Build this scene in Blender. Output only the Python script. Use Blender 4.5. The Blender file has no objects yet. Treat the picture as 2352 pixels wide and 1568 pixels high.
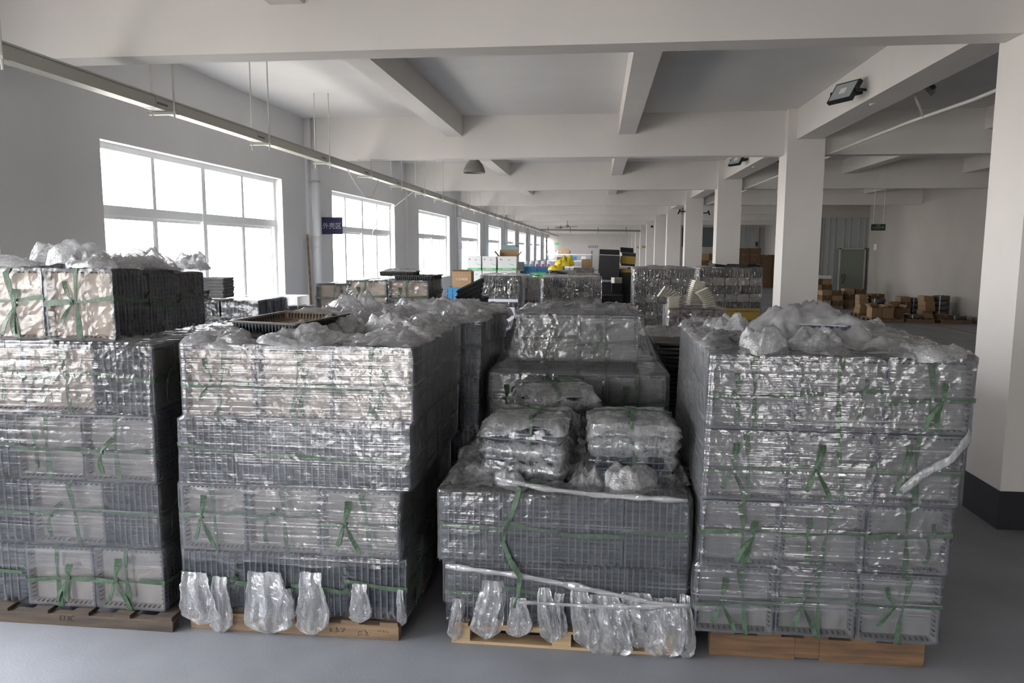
import bpy, math, random
from mathutils import Vector, Matrix, noise
S = bpy.context.scene
COL = S.collection
PI = math.pi
# ---------------------------------------------------------------- camera, world, exposure
CH = 2.1
cam_d = bpy.data.cameras.new('camera')
cam_d.sensor_width = 36.0
cam_d.lens = 1727.94 / 2352 * 36.0
cam_d.clip_end = 500
cam = bpy.data.objects.new('camera', cam_d)
COL.objects.link(cam)
def cam_matrix(pit, yaw, rol):
    r = Vector((math.cos(yaw), math.sin(yaw), 0))
    fh = Vector((-math.sin(yaw), math.cos(yaw), 0))
    f = fh * math.cos(pit) + Vector((0, 0, -math.sin(pit)))
    u = fh * math.sin(pit) + Vector((0, 0, math.cos(pit)))
    r2 = r * math.cos(rol) - u * math.sin(rol)
    u2 = r * math.sin(rol) + u * math.cos(rol)
    m = Matrix((r2, u2, -f)).transposed().to_4x4()
    m.translation = Vector((0, 0, CH))
    return m
cam.matrix_world = cam_matrix(.122, .1123, -.0038)
S.camera = cam
S.view_settings.view_transform = 'Standard'
S.view_settings.look = 'None'
S.view_settings.gamma = 1
S.view_settings.use_curve_mapping = False
S.view_settings.exposure = 1.0
S.cycles.use_denoising = True
S.cycles.max_bounces = 7
S.cycles.diffuse_bounces = 4
S.cycles.glossy_bounces = 2
S.cycles.transmission_bounces = 6
S.cycles.transparent_max_bounces = 12
S.cycles.adaptive_threshold = 0.04
S.cycles.sample_clamp_indirect = 6
S.cycles.caustics_reflective = False
S.cycles.caustics_refractive = False
SKY = 11.5
w = bpy.data.worlds.new('world'); S.world = w; w.use_nodes = True
nt = w.node_tree; nt.nodes.clear()
o_ = nt.nodes.new('ShaderNodeOutputWorld'); b_ = nt.nodes.new('ShaderNodeBackground')
tc = nt.nodes.new('ShaderNodeTexCoord'); sp = nt.nodes.new('ShaderNodeSeparateXYZ'); rp = nt.nodes.new('ShaderNodeValToRGB')
mr = nt.nodes.new('ShaderNodeMapRange'); mr.inputs[1].default_value = -1; mr.inputs[2].default_value = 1
nt.links.new(tc.outputs['Generated'], sp.inputs[0]); nt.links.new(sp.outputs[2], mr.inputs[0]); nt.links.new(mr.outputs[0], rp.inputs[0])
rp.color_ramp.elements[0].position = 0.42; rp.color_ramp.elements[0].color = (.30, .285, .26, 1)
rp.color_ramp.elements[1].position = 0.60; rp.color_ramp.elements[1].color = (.94, .955, 1.0, 1)
e = rp.color_ramp.elements.new(0.5); e.color = (.80, .78, .74, 1)
nt.links.new(rp.outputs[0], b_.inputs[0]); b_.inputs[1].default_value = SKY
nt.links.new(b_.outputs[0], o_.inputs[0])
def portal(name, loc, rot, sx, sy):
    l = bpy.data.lights.new(name, 'AREA'); l.shape = 'RECTANGLE'; l.size = sx; l.size_y = sy
    l.cycles.is_portal = True
    o = bpy.data.objects.new(name, l); COL.objects.link(o); o.location = loc; o.rotation_euler = rot
    return o
# ---------------------------------------------------------------- helpers
class MB:
    def __init__(s): s.v = []; s.f = []; s.m = []; s.smooth = False
    def box(s, x0, x1, y0, y1, z0, z1, mi=0, M=None):
        i = len(s.v)
        P = [(x0,y0,z0),(x1,y0,z0),(x1,y1,z0),(x0,y1,z0),(x0,y0,z1),(x1,y0,z1),(x1,y1,z1),(x0,y1,z1)]
        if M is not None: P = [tuple(M @ Vector(p)) for p in P]
        s.v += P
        for q in ((0,3,2,1),(4,5,6,7),(0,1,5,4),(1,2,6,5),(2,3,7,6),(3,0,4,7)):
            s.f.append(tuple(i + k for k in q)); s.m.append(mi)
        return s
    def poly(s, pts, mi=0):
        i = len(s.v); s.v += [tuple(p) for p in pts]; s.f.append(tuple(range(i, i + len(pts)))); s.m.append(mi)
    def loft(s, rings, cap=True, mi=0, close=True):
        n = len(rings[0]); i = len(s.v)
        for r in rings: s.v += [tuple(p) for p in r]
        for a in range(len(rings) - 1):
            for b in range(n if close else n - 1):
                c = (b + 1) % n
                s.f.append((i + a*n + b, i + a*n + c, i + (a+1)*n + c, i + (a+1)*n + b)); s.m.append(mi)
        if cap and close:
            s.f.append(tuple(i + k for k in reversed(range(n)))); s.m.append(mi)
            s.f.append(tuple(i + (len(rings)-1)*n + k for k in range(n))); s.m.append(mi)
    def cyl(s, p0, p1, r, n=12, r1=None, mi=0):
        p0 = Vector(p0); p1 = Vector(p1); d = (p1 - p0).normalized()
        a = d.orthogonal().normalized(); b = d.cross(a)
        r1 = r if r1 is None else r1
        R = [[p + (a * math.cos(t*2*PI/n) + b * math.sin(t*2*PI/n)) * rr for t in range(n)] for p, rr in ((p0, r), (p1, r1))]
        s.loft(R, mi=mi)
    def tube(s, pts, r, n=8, mi=0):
        pts = [Vector(p) for p in pts]; R = []
        for k, p in enumerate(pts):
            d = (pts[min(k+1, len(pts)-1)] - pts[max(k-1, 0)]).normalized()
            a = d.cross(Vector((0.01, 0.02, 1))).normalized() if abs(d.z) < .99 else Vector((1, 0, 0))
            b = d.cross(a)
            R.append([p + (a*math.cos(t*2*PI/n) + b*math.sin(t*2*PI/n)) * r for t in range(n)])
        s.loft(R, mi=mi)
    def lathe(s, prof, c=(0,0,0), n=24, mi=0, cap=True):
        s.loft([[(c[0] + r*math.cos(t*2*PI/n), c[1] + r*math.sin(t*2*PI/n), c[2] + z) for t in range(n)] for r, z in prof], cap=cap, mi=mi)
    def mesh(s, name, mats, smooth=False):
        me = bpy.data.meshes.new(name); me.from_pydata(s.v, [], s.f)
        for m in (mats if isinstance(mats, (list, tuple)) else [mats]): me.materials.append(m)
        if any(s.m): me.polygons.foreach_set('material_index', s.m)
        if smooth: me.polygons.foreach_set('use_smooth', [True] * len(s.f))
        me.update(); return me
    def build(s, name, mats, parent=None, smooth=False):
        return inst(name, s.mesh(name, mats, smooth), parent)
def inst(name, me, parent=None, loc=None, rot=None, scale=None):
    o = bpy.data.objects.new(name, me); COL.objects.link(o)
    if parent: o.parent = parent
    if loc is not None: o.location = loc
    if rot is not None: o.rotation_euler = rot
    if scale is not None: o.scale = scale
    return o
def tag(o, label, cat, group=None, kind=None):
    o['label'] = label; o['category'] = cat
    if group: o['group'] = group
    if kind: o['kind'] = kind
    return o
def thing(name, label, cat, loc=(0,0,0), rot=(0,0,0), group=None, scale=None):
    o = bpy.data.objects.new(name, None); COL.objects.link(o)
    o.location = loc; o.rotation_euler = rot; o.empty_display_size = .1
    if scale is not None: o.scale = scale
    return tag(o, label, cat, group)
def struct(o, kind='structure'):
    o['kind'] = kind; return o
def R(a): return math.radians(a)
# ---------------------------------------------------------------- materials
def new_mat(name):
    m = bpy.data.materials.new(name); m.use_nodes = True; m.node_tree.nodes.clear()
    return m, m.node_tree
class N:
    def __init__(s, nt): s.nt = nt
    def __call__(s, typ, ins=None, **kw):
        n = s.nt.nodes.new(typ)
        for k, v in kw.items(): setattr(n, k, v)
        for k, v in (ins or {}).items():
            if hasattr(v, 'links') or hasattr(v, 'is_linked'): s.nt.links.new(v, n.inputs[k])
            else: n.inputs[k].default_value = v
        return n
def pbr(name, col, rough=.6, metal=0, col2=None, nscale=4, bump=0, bscale=40, spec=.5, stretch=(1,1,1), lo=.35, hi=.65, detail=4):
    m, nt = new_mat(name); n = N(nt)
    out = n('ShaderNodeOutputMaterial')
    p = n('ShaderNodeBsdfPrincipled', {'Base Color': (*col, 1), 'Roughness': rough, 'Metallic': metal, 'Specular IOR Level': spec})
    nt.links.new(p.outputs[0], out.inputs[0])
    if col2 is not None or bump:
        tc = n('ShaderNodeTexCoord'); mp = n('ShaderNodeMapping', {'Vector': tc.outputs['Object'], 'Scale': stretch})
    if col2 is not None:
        no = n('ShaderNodeTexNoise', {'Vector': mp.outputs[0], 'Scale': nscale, 'Detail': detail})
        r = n('ShaderNodeMapRange', {'Value': no.outputs['Fac'], 'From Min': lo, 'From Max': hi})
        mx = n('ShaderNodeMix', data_type='RGBA'); mx.inputs[6].default_value = (*col, 1); mx.inputs[7].default_value = (*col2, 1)
        nt.links.new(r.outputs[0], mx.inputs[0]); nt.links.new(mx.outputs[2], p.inputs['Base Color'])
    if bump:
        nb = n('ShaderNodeTexNoise', {'Vector': mp.outputs[0], 'Scale': bscale, 'Detail': 4})
        bp = n('ShaderNodeBump', {'Height': nb.outputs['Fac'], 'Strength': bump, 'Distance': .01})
        nt.links.new(bp.outputs[0], p.inputs['Normal'])
    return m
def film_mat(name, haze0, haze1, streak=(1.2, 1.2, 70), sc=1.0, lo=.5, hi=.75, gloss=.10, rough=.12, tint=(.93, .94, .96), wrinkle=True, bump=.5, bdist=.004, wsc=9, tlf=.45):
    """thin clear plastic: see-through with a hazy white part that follows its folds, plus a surface gloss"""
    m, nt = new_mat(name); n = N(nt); L = nt.links
    out = n('ShaderNodeOutputMaterial'); tc = n('ShaderNodeTexCoord')
    mp = n('ShaderNodeMapping', {'Vector': tc.outputs['Object'], 'Scale': streak})
    n1 = n('ShaderNodeTexNoise', {'Vector': mp.outputs[0], 'Scale': sc, 'Detail': 3, 'Roughness': .6, 'Distortion': .15})
    s1 = n('ShaderNodeMapRange', {'Value': n1.outputs['Fac'], 'From Min': lo, 'From Max': hi})
    nw = n('ShaderNodeTexNoise', {'Vector': tc.outputs['Object'], 'Scale': wsc*.7, 'Detail': 3})
    wm = n('ShaderNodeVectorMath', {0: nw.outputs['Color'], 1: (2.6/wsc, 2.6/wsc, 1.6/wsc)}, operation='MULTIPLY')
    wa = n('ShaderNodeVectorMath', {0: tc.outputs['Object'], 1: wm.outputs[0]}, operation='ADD')
    vo = n('ShaderNodeTexVoronoi', {'Vector': wa.outputs[0], 'Scale': wsc}, feature='DISTANCE_TO_EDGE')
    v1 = n('ShaderNodeTexVoronoi', {'Vector': wa.outputs[0], 'Scale': wsc*1.6}, feature='F1')
    rd = n('ShaderNodeMapRange', {'Value': vo.outputs['Distance'], 'From Min': .0, 'From Max': .05, 'To Min': 1.0, 'To Max': 0.0})
    n3 = n('ShaderNodeTexNoise', {'Vector': tc.outputs['Object'], 'Scale': 2.6, 'Detail': 2})
    s3 = n('ShaderNodeMapRange', {'Value': n3.outputs['Fac'], 'From Min': .38, 'From Max': .62, 'To Min': .25, 'To Max': 1.0})
    a = n('ShaderNodeMath', {0: s1.outputs[0], 1: s3.outputs[0]}, operation='MULTIPLY')
    b0 = n('ShaderNodeMapRange', {'Value': nw.outputs['Fac'], 'From Min': .45, 'From Max': .62, 'To Min': .0, 'To Max': .5 if wrinkle else .12})
    b = n('ShaderNodeMath', {0: rd.outputs[0], 1: b0.outputs[0]}, operation='MULTIPLY')
    c = n('ShaderNodeMath', {0: a.outputs[0], 1: b.outputs[0]}, operation='MAXIMUM')
    hz = n('ShaderNodeMapRange', {'Value': c.outputs[0], 'To Min': haze0, 'To Max': haze1})
    h2 = n('ShaderNodeMath', {0: n1.outputs['Fac'], 1: 1.0}, operation='MULTIPLY')
    h3 = n('ShaderNodeMath', {0: v1.outputs['Distance'], 1: 1.3, 2: h2.outputs[0]}, operation='MULTIPLY_ADD')
    bp = n('ShaderNodeBump', {'Height': h3.outputs[0], 'Strength': bump, 'Distance': bdist * 4})
    tr = n('ShaderNodeBsdfTransparent', {'Color': (*tint, 1)})
    df = n('ShaderNodeBsdfDiffuse', {'Color': (.95, .95, .96, 1), 'Normal': bp.outputs[0]})
    tl = n('ShaderNodeBsdfTranslucent', {'Color': (.95, .955, .97, 1), 'Normal': bp.outputs[0]})
    m1 = n('ShaderNodeMixShader', {0: tlf, 1: df.outputs[0], 2: tl.outputs[0]})
    fc = n('ShaderNodeLayerWeight', {'Blend': .5}); f3 = n('ShaderNodeMath', {0: fc.outputs['Facing'], 1: 3.0}, operation='POWER')
    hs = n('ShaderNodeMath', {0: f3.outputs[0], 1: .30, 2: hz.outputs[0]}, operation='MULTIPLY_ADD', use_clamp=True)   # a slanting ray crosses more film
    m2 = n('ShaderNodeMixShader', {0: hs.outputs[0], 1: tr.outputs[0], 2: m1.outputs[0]})
    gl = n('ShaderNodeBsdfGlossy', {'Color': (1, 1, 1, 1), 'Roughness': rough, 'Normal': bp.outputs[0]})
    fr = n('ShaderNodeLayerWeight', {'Blend': .25, 'Normal': bp.outputs[0]})
    fm = n('ShaderNodeMapRange', {'Value': fr.outputs['Fresnel'], 'To Min': gloss, 'To Max': .75})
    m3 = n('ShaderNodeMixShader', {0: fm.outputs[0], 1: m2.outputs[0], 2: gl.outputs[0]})
    L.new(m3.outputs[0], out.inputs[0])
    return m
M = {}
M['paint'] = pbr('wall_paint', (.75, .718, .685), .85, col2=(.71, .68, .652), nscale=1.2, bump=.04, bscale=30)
M['wallp'] = pbr('window_wall_paint', (.74, .735, .735), .85, col2=(.70, .695, .70), nscale=1.0, bump=.05, bscale=25)
M['paint_shade'] = pbr('shaded_wall_paint', (.44, .41, .37), .85, col2=(.40, .375, .345), nscale=.8)  # wall paint darkened: the dimmer right side of the hall put into colour
M['ceil'] = pbr('ceiling_paint', (.75, .735, .718), .9, col2=(.71, .695, .68), nscale=.9, bump=.03)
M['floor'] = pbr('floor_epoxy', (.31, .325, .355), .5, col2=(.24, .245, .26), nscale=1.3, bump=.10, bscale=60, detail=8)
M['black'] = pbr('base_paint', (.018, .019, .024), .6)
M['yellow_line'] = pbr('floor_line_yellow', (.28, .2, .1), .7)
M['alu'] = pbr('window_frame_white', (.84, .86, .86), .4)
M['sill'] = pbr('sill_white', (.78, .77, .74), .7)
M['steel'] = pbr('galvanised', (.42, .42, .38), .45, .3)
M['rod'] = pbr('rod', (.6, .58, .55), .5)
M['pvc'] = pbr('pvc_pipe', (.68, .69, .72), .4)
M['white'] = pbr('white_plastic', (.8, .8, .8), .45)
M['lampgrey'] = pbr('lamp_shade', (.20, .20, .175), .5)
M['lampin'] = pbr('lamp_inside', (.8, .8, .78), .25, .6)
M['dark'] = pbr('black_metal', (.015, .016, .018), .45)
M['tray'] = pbr('tray_plastic', (.028, .037, .050), .42, col2=(.045, .057, .072), nscale=9, spec=.6)
M['rim'] = pbr('tray_rim_glint', (.14, .16, .18), .4, col2=(.09, .10, .115), nscale=20, spec=.7)  # tray plastic lightened: specular edge lines put into the colour
M['dust'] = pbr('tray_dusty_toplit', (.56, .465, .375), .7, col2=(.42, .355, .295), nscale=7, stretch=(1, 1, .35), detail=6)  # beige dust, painted paler for the lit upper layers
M['dustg'] = pbr('tray_dusty_grey', (.30, .29, .285), .65, col2=(.215, .21, .205), nscale=7, stretch=(1, 1, .35), detail=6)
M['dustm'] = pbr('tray_dusty_lit', (.42, .38, .345), .65, col2=(.31, .285, .265), nscale=7, stretch=(1, 1, .35), detail=6)  # dust colour lightened to carry the stronger light on the left stacks
M['trayb'] = pbr('black_tray_plastic', (.022, .024, .028), .45, spec=.6)
M['traygrey'] = pbr('light_tray', (.26, .27, .27), .5, col2=(.2, .2, .2), nscale=10)
M['rust'] = pbr('tray_dirty_inside', (.30, .21, .12), .5, col2=(.10, .085, .07), nscale=14, detail=6)
M['strap'] = pbr('strap_green', (.075, .13, .08), .5, col2=(.04, .08, .045), nscale=30, stretch=(1, 1, 1), bump=.3, bscale=120)
M['woodd'] = pbr('wood_dark', (.115, .085, .06), .8, col2=(.055, .045, .038), nscale=3, stretch=(1, 6, 9), bump=.4, bscale=30, detail=8)
M['woodm'] = pbr('wood_mid', (.30, .205, .12), .8, col2=(.17, .115, .075), nscale=3, stretch=(1, 6, 9), bump=.4, bscale=30, detail=8)
M['woodl'] = pbr('wood_pine', (.52, .38, .22), .75, col2=(.36, .25, .14), nscale=3, stretch=(1, 8, 14), bump=.3, bscale=30, detail=8)
M['woodr'] = pbr('wood_red', (.22, .125, .06), .8, col2=(.11, .065, .04), nscale=3, stretch=(1, 6, 12), bump=.4, bscale=30, detail=8)
M['card'] = pbr('cardboard', (.36, .235, .13), .85, col2=(.31, .20, .11), nscale=3)
M['cardd'] = pbr('cardboard_dark', (.15, .09, .048), .85, col2=(.12, .075, .04), nscale=3)
M['ink'] = pbr('ink', (.03, .025, .025), .8)
M['film'] = film_mat('stretch_film', .03, .46, lo=.54, hi=.74, gloss=.08, rough=.07, wrinkle=False, bump=.42, bdist=.0016, streak=(.5, .5, 90))
M['filmv'] = film_mat('stretch_film_heavy', .25, .8, lo=.42, hi=.7, gloss=.14, bdist=.002)
M['bag'] = film_mat('bag_clear', .015, .5, streak=(6, 6, 2.5), lo=.56, hi=.74, gloss=.035, rough=.15, wsc=6, bump=.4, bdist=.003)
M['bagw'] = film_mat('bag_milky', .50, .93, streak=(7, 7, 7), lo=.38, hi=.66, gloss=.11, rough=.2, wsc=9, bump=.35, bdist=.002, tlf=.65)
M['filmfar'] = film_mat('film_far', .03, .30, streak=(3, 3, 3), lo=.5, hi=.75, gloss=.12, rough=.08, bump=.7, bdist=.006, wsc=5)
M['tail'] = film_mat('bag_tail_film', .22, .8, streak=(22, 22, 3), lo=.42, hi=.72, gloss=.07, rough=.2, wsc=12, bump=.4, bdist=.002)
m, nt = new_mat('window_glass'); n = N(nt); out = n('ShaderNodeOutputMaterial')
g1 = n('ShaderNodeBsdfTransparent', {'Color': (.965, .965, .97, 1)}); g2 = n('ShaderNodeBsdfGlossy', {'Roughness': .02}); g3 = n('ShaderNodeMixShader', {0: .06, 1: g1.outputs[0], 2: g2.outputs[0]})
nt.links.new(g3.outputs[0], out.inputs[0]); M['glass'] = m
def emit(name, col, st):
    m, nt = new_mat(name); n = N(nt); out = n('ShaderNodeOutputMaterial'); e = n('ShaderNodeEmission', {'Color': (*col, 1), 'Strength': st}); nt.links.new(e.outputs[0], out.inputs[0]); return m
def text_obj(name, txt, size, mat, parent, M4, ext=.0006, align='CENTER'):
    c = bpy.data.curves.new(name, 'FONT'); c.body = txt; c.size = size; c.align_x = align; c.align_y = 'CENTER'; c.extrude = ext
    c.materials.append(mat)
    tmp = bpy.data.objects.new(name, c); COL.objects.link(tmp)
    dg = bpy.context.evaluated_depsgraph_get(); me = bpy.data.meshes.new_from_object(tmp.evaluated_get(dg))
    bpy.data.objects.remove(tmp)
    o = bpy.data.objects.new(name, me); COL.objects.link(o); o.parent = parent; o.matrix_local = M4
    return o
FACE_FRONT = Matrix.Rotation(PI/2, 4, 'X')          # text readable from -Y
def front_text(loc): return Matrix.Translation(Vector(loc)) @ FACE_FRONT
# ---------------------------------------------------------------- building shell
KX = -5.23; BAY = 7.1538; ZS = 4.387; ZB = 3.672; YB = 6.0726; TB = .27
XC, CW, CD, YC = 3.054, .60, .54, 5.889
YE = 80.0; Y0 = -8.5; XR = 11.0; YR = 32.5; YP = 52.0
mb = MB(); mb.box(KX-.3, XR+.3, Y0-.3, YE+.3, -.15, 0); struct(mb.build('floor', M['floor']))
mb = MB(); mb.box(KX-.3, XR+.3, Y0-.3, YE+.3, ZS, ZS+.15); struct(mb.build('ceiling', M['ceil']))
WZ0, WZ1 = 1.1504, 3.24
wins = []
for i in range(-2, 11):
    y = 7.5005 + i*BAY + (.0747 if i % 2 == 0 else -.0747)
    wins.append((y, y + 4.6252))
mb = MB(); T = .24
prev = Y0 - .3
for a, b in wins:
    mb.box(KX-T, KX, prev, a, 0, ZS)
    mb.box(KX-T, KX, a, b, 0, WZ0); mb.box(KX-T, KX, a, b, WZ1, ZS)
    prev = b
mb.box(KX-T, KX, prev, YE+.3, 0, ZS)
struct(mb.build('wall_left', M['wallp']))
for k, (a, b) in enumerate(wins):
    if b < 0: pass
    wo = bpy.data.objects.new('window_%d' % (k+1), None); COL.objects.link(wo); wo.location = (KX-.16, a, WZ0); struct(wo)
    L = b - a; H = WZ1 - WZ0; mb = MB(); fx0, fx1 = -.035, .035
    ZT = 1.36
    mb.box(fx0, fx1, 0, L, 0, .06); mb.box(fx0, fx1, 0, L, H-.07, H)
    mb.box(fx0, fx1, 0, .07, .06, H-.07); mb.box(fx0, fx1, L-.07, L, .06, H-.07)
    mb.box(fx0, fx1, .07, L-.07, ZT-.055, ZT+.055)
    mb.box(fx0-.01, fx1+.005, L/2-.05, L/2+.05, .06, H-.07)
    for q in (.25, .75):
        mb.box(fx0+.01, fx1-.005, L*q-.035, L*q+.035, .06, H-.07)
    # sliding sash rails in the lower lights
    for q in (0, .25, .5, .75):
        y0 = max(L*q, .07) + .02; y1 = min(L*(q+.25), L-.07) - .02
        dx = .012 if q in (0, .5) else -.012
        for (u0, u1, z0, z1) in ((y0, y1, .06, .10), (y0, y1, ZT-.095, ZT-.055), (y0, y0+.035, .10, ZT-.095), (y1-.035, y1, .10, ZT-.095)):
            mb.box(dx-.012, dx+.012, u0, u1, z0, z1)
    struct(mb.build('window_frame', M['alu'], wo))
    mb = MB(); mb.box(-.004, .004, .05, L-.05, .05, H-.05); struct(mb.build('glass_pane', M['glass'], wo))
    mb = MB(); mb.box(.035, .19, -.0, L, -.03, .012); struct(mb.build('window_sill', M['sill'], wo))
    portal('daylight_portal', (KX-.23, (a+b)/2, (WZ0+WZ1)/2), (0, -PI/2, 0), H, L)
# wall behind the camera with unseen openings added to light the stack fronts, right wall, cross wall and far wall
mb = MB(); mb.box(KX-T, -4.95, Y0-.25, Y0, 0, ZS); mb.box(-3.1, 0, Y0-.25, Y0, 0, ZS); mb.box(-4.95, -3.1, Y0-.25, Y0, 3.6, ZS); mb.box(0, 3.5, Y0-.25, Y0, 0, ZS); mb.box(5.0, XR, Y0-.25, Y0, 0, ZS); mb.box(3.5, 5.0, Y0-.25, Y0, 0, 1.1); mb.box(3.5, 5.0, Y0-.25, Y0, 2.9, ZS)
struct(mb.build('wall_rear', M['paint']))
portal('daylight_portal', (4.25, Y0-.2, 2.0), (PI/2, 0, PI), 1.5, 1.8)
portal('daylight_portal', (-4.02, Y0-.2, 1.8), (PI/2, 0, PI), 1.85, 3.6)
mb = MB(); mb.box(XR, XR+.25, Y0-.25, YE+.25, 0, ZS); struct(mb.build('wall_right', M['paint_shade']))
mb = MB(); mb.box(KX, XR, YE, YE+.25, 0, ZS); mb.box(KX, 3.3, YE-.14, YE, 0, 2.72)
struct(mb.build('wall_far', M['paint']))
# beams (transverse), secondary and column beams
mb = MB(); k = -2
while YB + k*BAY < YE - 1:
    y = YB + k*BAY
    mb.box(KX, XR, y, y+TB, ZB, ZS)
    y2 = y + BAY
    if y2 < YE:
        for x in (-2.51, .46): mb.box(x-.14, x+.14, y+TB, y2, 4.04, ZS)
        mb.box(3.20, 3.60, y+TB, y2, 3.90, ZS)
        if y < YR:
            for x in (6.3, 9.2): mb.box(x-.14, x+.14, y+TB, y2, 4.04, ZS)
    k += 1
struct(mb.build('ceiling_beams', M['paint']))
mb = MB(); ends = MB()
for i in range(-1, 11):
    y = YC + i*BAY
    mb2 = MB(); mb2.box(XC, XC+CW, y, y+CD, .30, ZS)
    o = struct(mb2.build('column', M['paint']))
    mb2 = MB(); mb2.box(XC-.004, XC+CW+.004, y-.004, y+CD+.004, 0, .30); struct(mb2.build('column_base_band', M['black'], o))
    if i % 2 == 0 or True:
        mb.box(KX, KX+.05, y+.18, y+.18+.6, 0, ZS)
struct(mb.build('wall_pilasters', M['wallp']))
# short wall with a ribbed panel and a door, and a ribbed partition farther back
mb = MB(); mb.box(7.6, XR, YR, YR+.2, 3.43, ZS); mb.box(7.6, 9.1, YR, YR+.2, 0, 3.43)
struct(mb.build('wall_cross', M['paint_shade']))
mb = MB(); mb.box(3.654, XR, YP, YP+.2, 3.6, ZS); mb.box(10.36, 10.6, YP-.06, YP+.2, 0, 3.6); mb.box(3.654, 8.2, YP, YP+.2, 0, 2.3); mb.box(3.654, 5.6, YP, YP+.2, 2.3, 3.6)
struct(mb.build('wall_partition', M['paint_shade']))
M['panel'] = pbr('panel_metal', (.40, .43, .43), .38, .25)
mb = MB()
for x0, x1, yy, zt in ((9.1, XR, YR, 3.45), (8.2, 10.36, YP, 3.62), (10.6, XR, YP, 3.62)):
    mb.box(x0, x1, yy+.06, yy+.12, 0, zt)
    x = x0 + .1
    while x < x1 - .1:
        mb.box(x, x+.035, yy+.03, yy+.06, 0, zt); x += .23 if int(x*10) % 3 else .36
struct(mb.build('wall_ribbed_panel', M['panel']))
M['dkglass'] = pbr('dark_glazing', (.12, .14, .15), .2)
mb = MB(); mb.box(5.6, 8.2, YP+.05, YP+.1, 2.3, 3.6); struct(mb.build('window_20', M['dkglass']))
d = bpy.data.objects.new('door_1', None); COL.objects.link(d); d.location = (10.32, YR-.12, 0); struct(d)
M['door'] = pbr('door_grey_green', (.20, .22, .19), .5)
mb = MB(); mb.box(-.42, .5, -.03, .03, .05, 2.15); struct(mb.build('door_leaf', M['door'], d))
mb = MB(); mb.box(-.47, -.42, -.04, .04, 0, 2.2); mb.box(.5, .56, -.04, .04, 0, 2.2); mb.box(-.47, .56, -.04, .04, 2.15, 2.2); struct(mb.build('door_frame', M['paint_shade'], d))
mb = MB(); mb.tube([(-.3, -.04, .75), (-.26, -.09, .95), (-.22, -.09, 1.08), (-.27, -.09, 1.14), (-.34, -.09, 1.08), (-.36, -.09, .95)], .015); mb.build('door_handle', M['dark'], d)
# trim: dado line on far wall
mb = MB(); mb.box(9.58, 9.68, 14, 33, .001, .004); struct(mb.build('trim_1', M['yellow_line']))
# ---------------------------------------------------------------- hall fittings
rd = random.Random(7)
# busbar trunking under the slab with brackets and pairs of rods
tr = thing('busbar_trunking', 'long grey metal busbar trunking hung beside the window wall', 'trunking', (-4.13, 0, 3.44))
mb = MB(); y = -8.4
mb.box(-.06, .06, -8.4, 79, -.055, .055); mb.box(-.068, .068, -8.4, 79, .045, .06); mb.build('casing', M['steel'], tr)
q = 0
for k in range(-5, 34):
    yy = 6.95 + k*2.1
    if yy > 78: break
    if 0 < yy < 60:
        mb = MB(); mb.box(-.064, .064, yy-.22, yy-.02, -.057, .057)
        for j in range(8): mb.box(-.066, .066, yy-.2+j*.022, yy-.19+j*.022, -.02, .0, 1)
        mb.build('joint_cover', [M['steel'], M['dark']], tr)
    mb = MB(); mb.box(-.14, .14, yy-.025, yy+.025, -.085, -.06)
    b = mb.build('bracket', M['steel'], tr)
    over_beam = any(YB + i*BAY - .05 < yy < YB + i*BAY + TB + .05 for i in range(-3, 11))
    for sx in (-.11, .11):
        mb = MB(); mb.cyl((sx, yy, -.15), (sx, yy, (ZB if over_beam else ZS) - 3.44), .009, 6)
        mb.build('hanger_rod', M['rod'], b)
# drain pipes on the window wall
for k, yy in enumerate((13.28, 13.28+2*BAY, 13.28+4*BAY, 13.28+6*BAY, 13.28+8*BAY)):
    p = thing('drain_pipe', ['white plastic drain pipe by the blue sign, from floor to ceiling', 'white drain pipe between the third and fourth windows',
        'white drain pipe between the fifth and sixth windows', 'white drain pipe between the seventh and eighth windows', 'white drain pipe farthest along the window wall'][k], 'pipe', (KX+.17, yy, 0), group='drain pipes on the window wall')
    mb = MB(); mb.cyl((0, 0, 0), (0, 0, ZS), .075, 20); mb.build('pipe_body', M['pvc'], p, smooth=True)
    mb = MB(); mb.cyl((0, 0, 2.1), (0, 0, 2.32), .085, 20); mb.build('coupling', M['pvc'], p, smooth=True)
    mb = MB(); mb.cyl((0, 0, 3.28), (0, 0, 3.31), .08, 16); mb.box(-.11, .02, -.09, .09, 3.28, 3.3); mb.build('pipe_clamp', M['steel'], p)
mb = MB(); mb.cyl((KX+.12, 13.12, 0), (KX+.06, 13.1, 2.35), .02, 8)
tag(mb.build('wooden_pole', M['woodm']), 'thin brown pole leaning beside the white drain pipe', 'pole')
# blue area sign projecting from the wall
sg = thing('area_sign', 'small dark blue sign with three white characters on the window wall', 'sign', (KX+.26, 14.0, 2.52))
M['blue'] = pbr('sign_blue', (.045, .05, .13), .5)
mb = MB(); mb.box(-.26, .14, -.012, .012, -.15, .17); mb.build('board', M['blue'], sg)
text_obj('lettering', '外壳区', .125, M['white'], sg, front_text((-.06, -.014, 0)))
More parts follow.
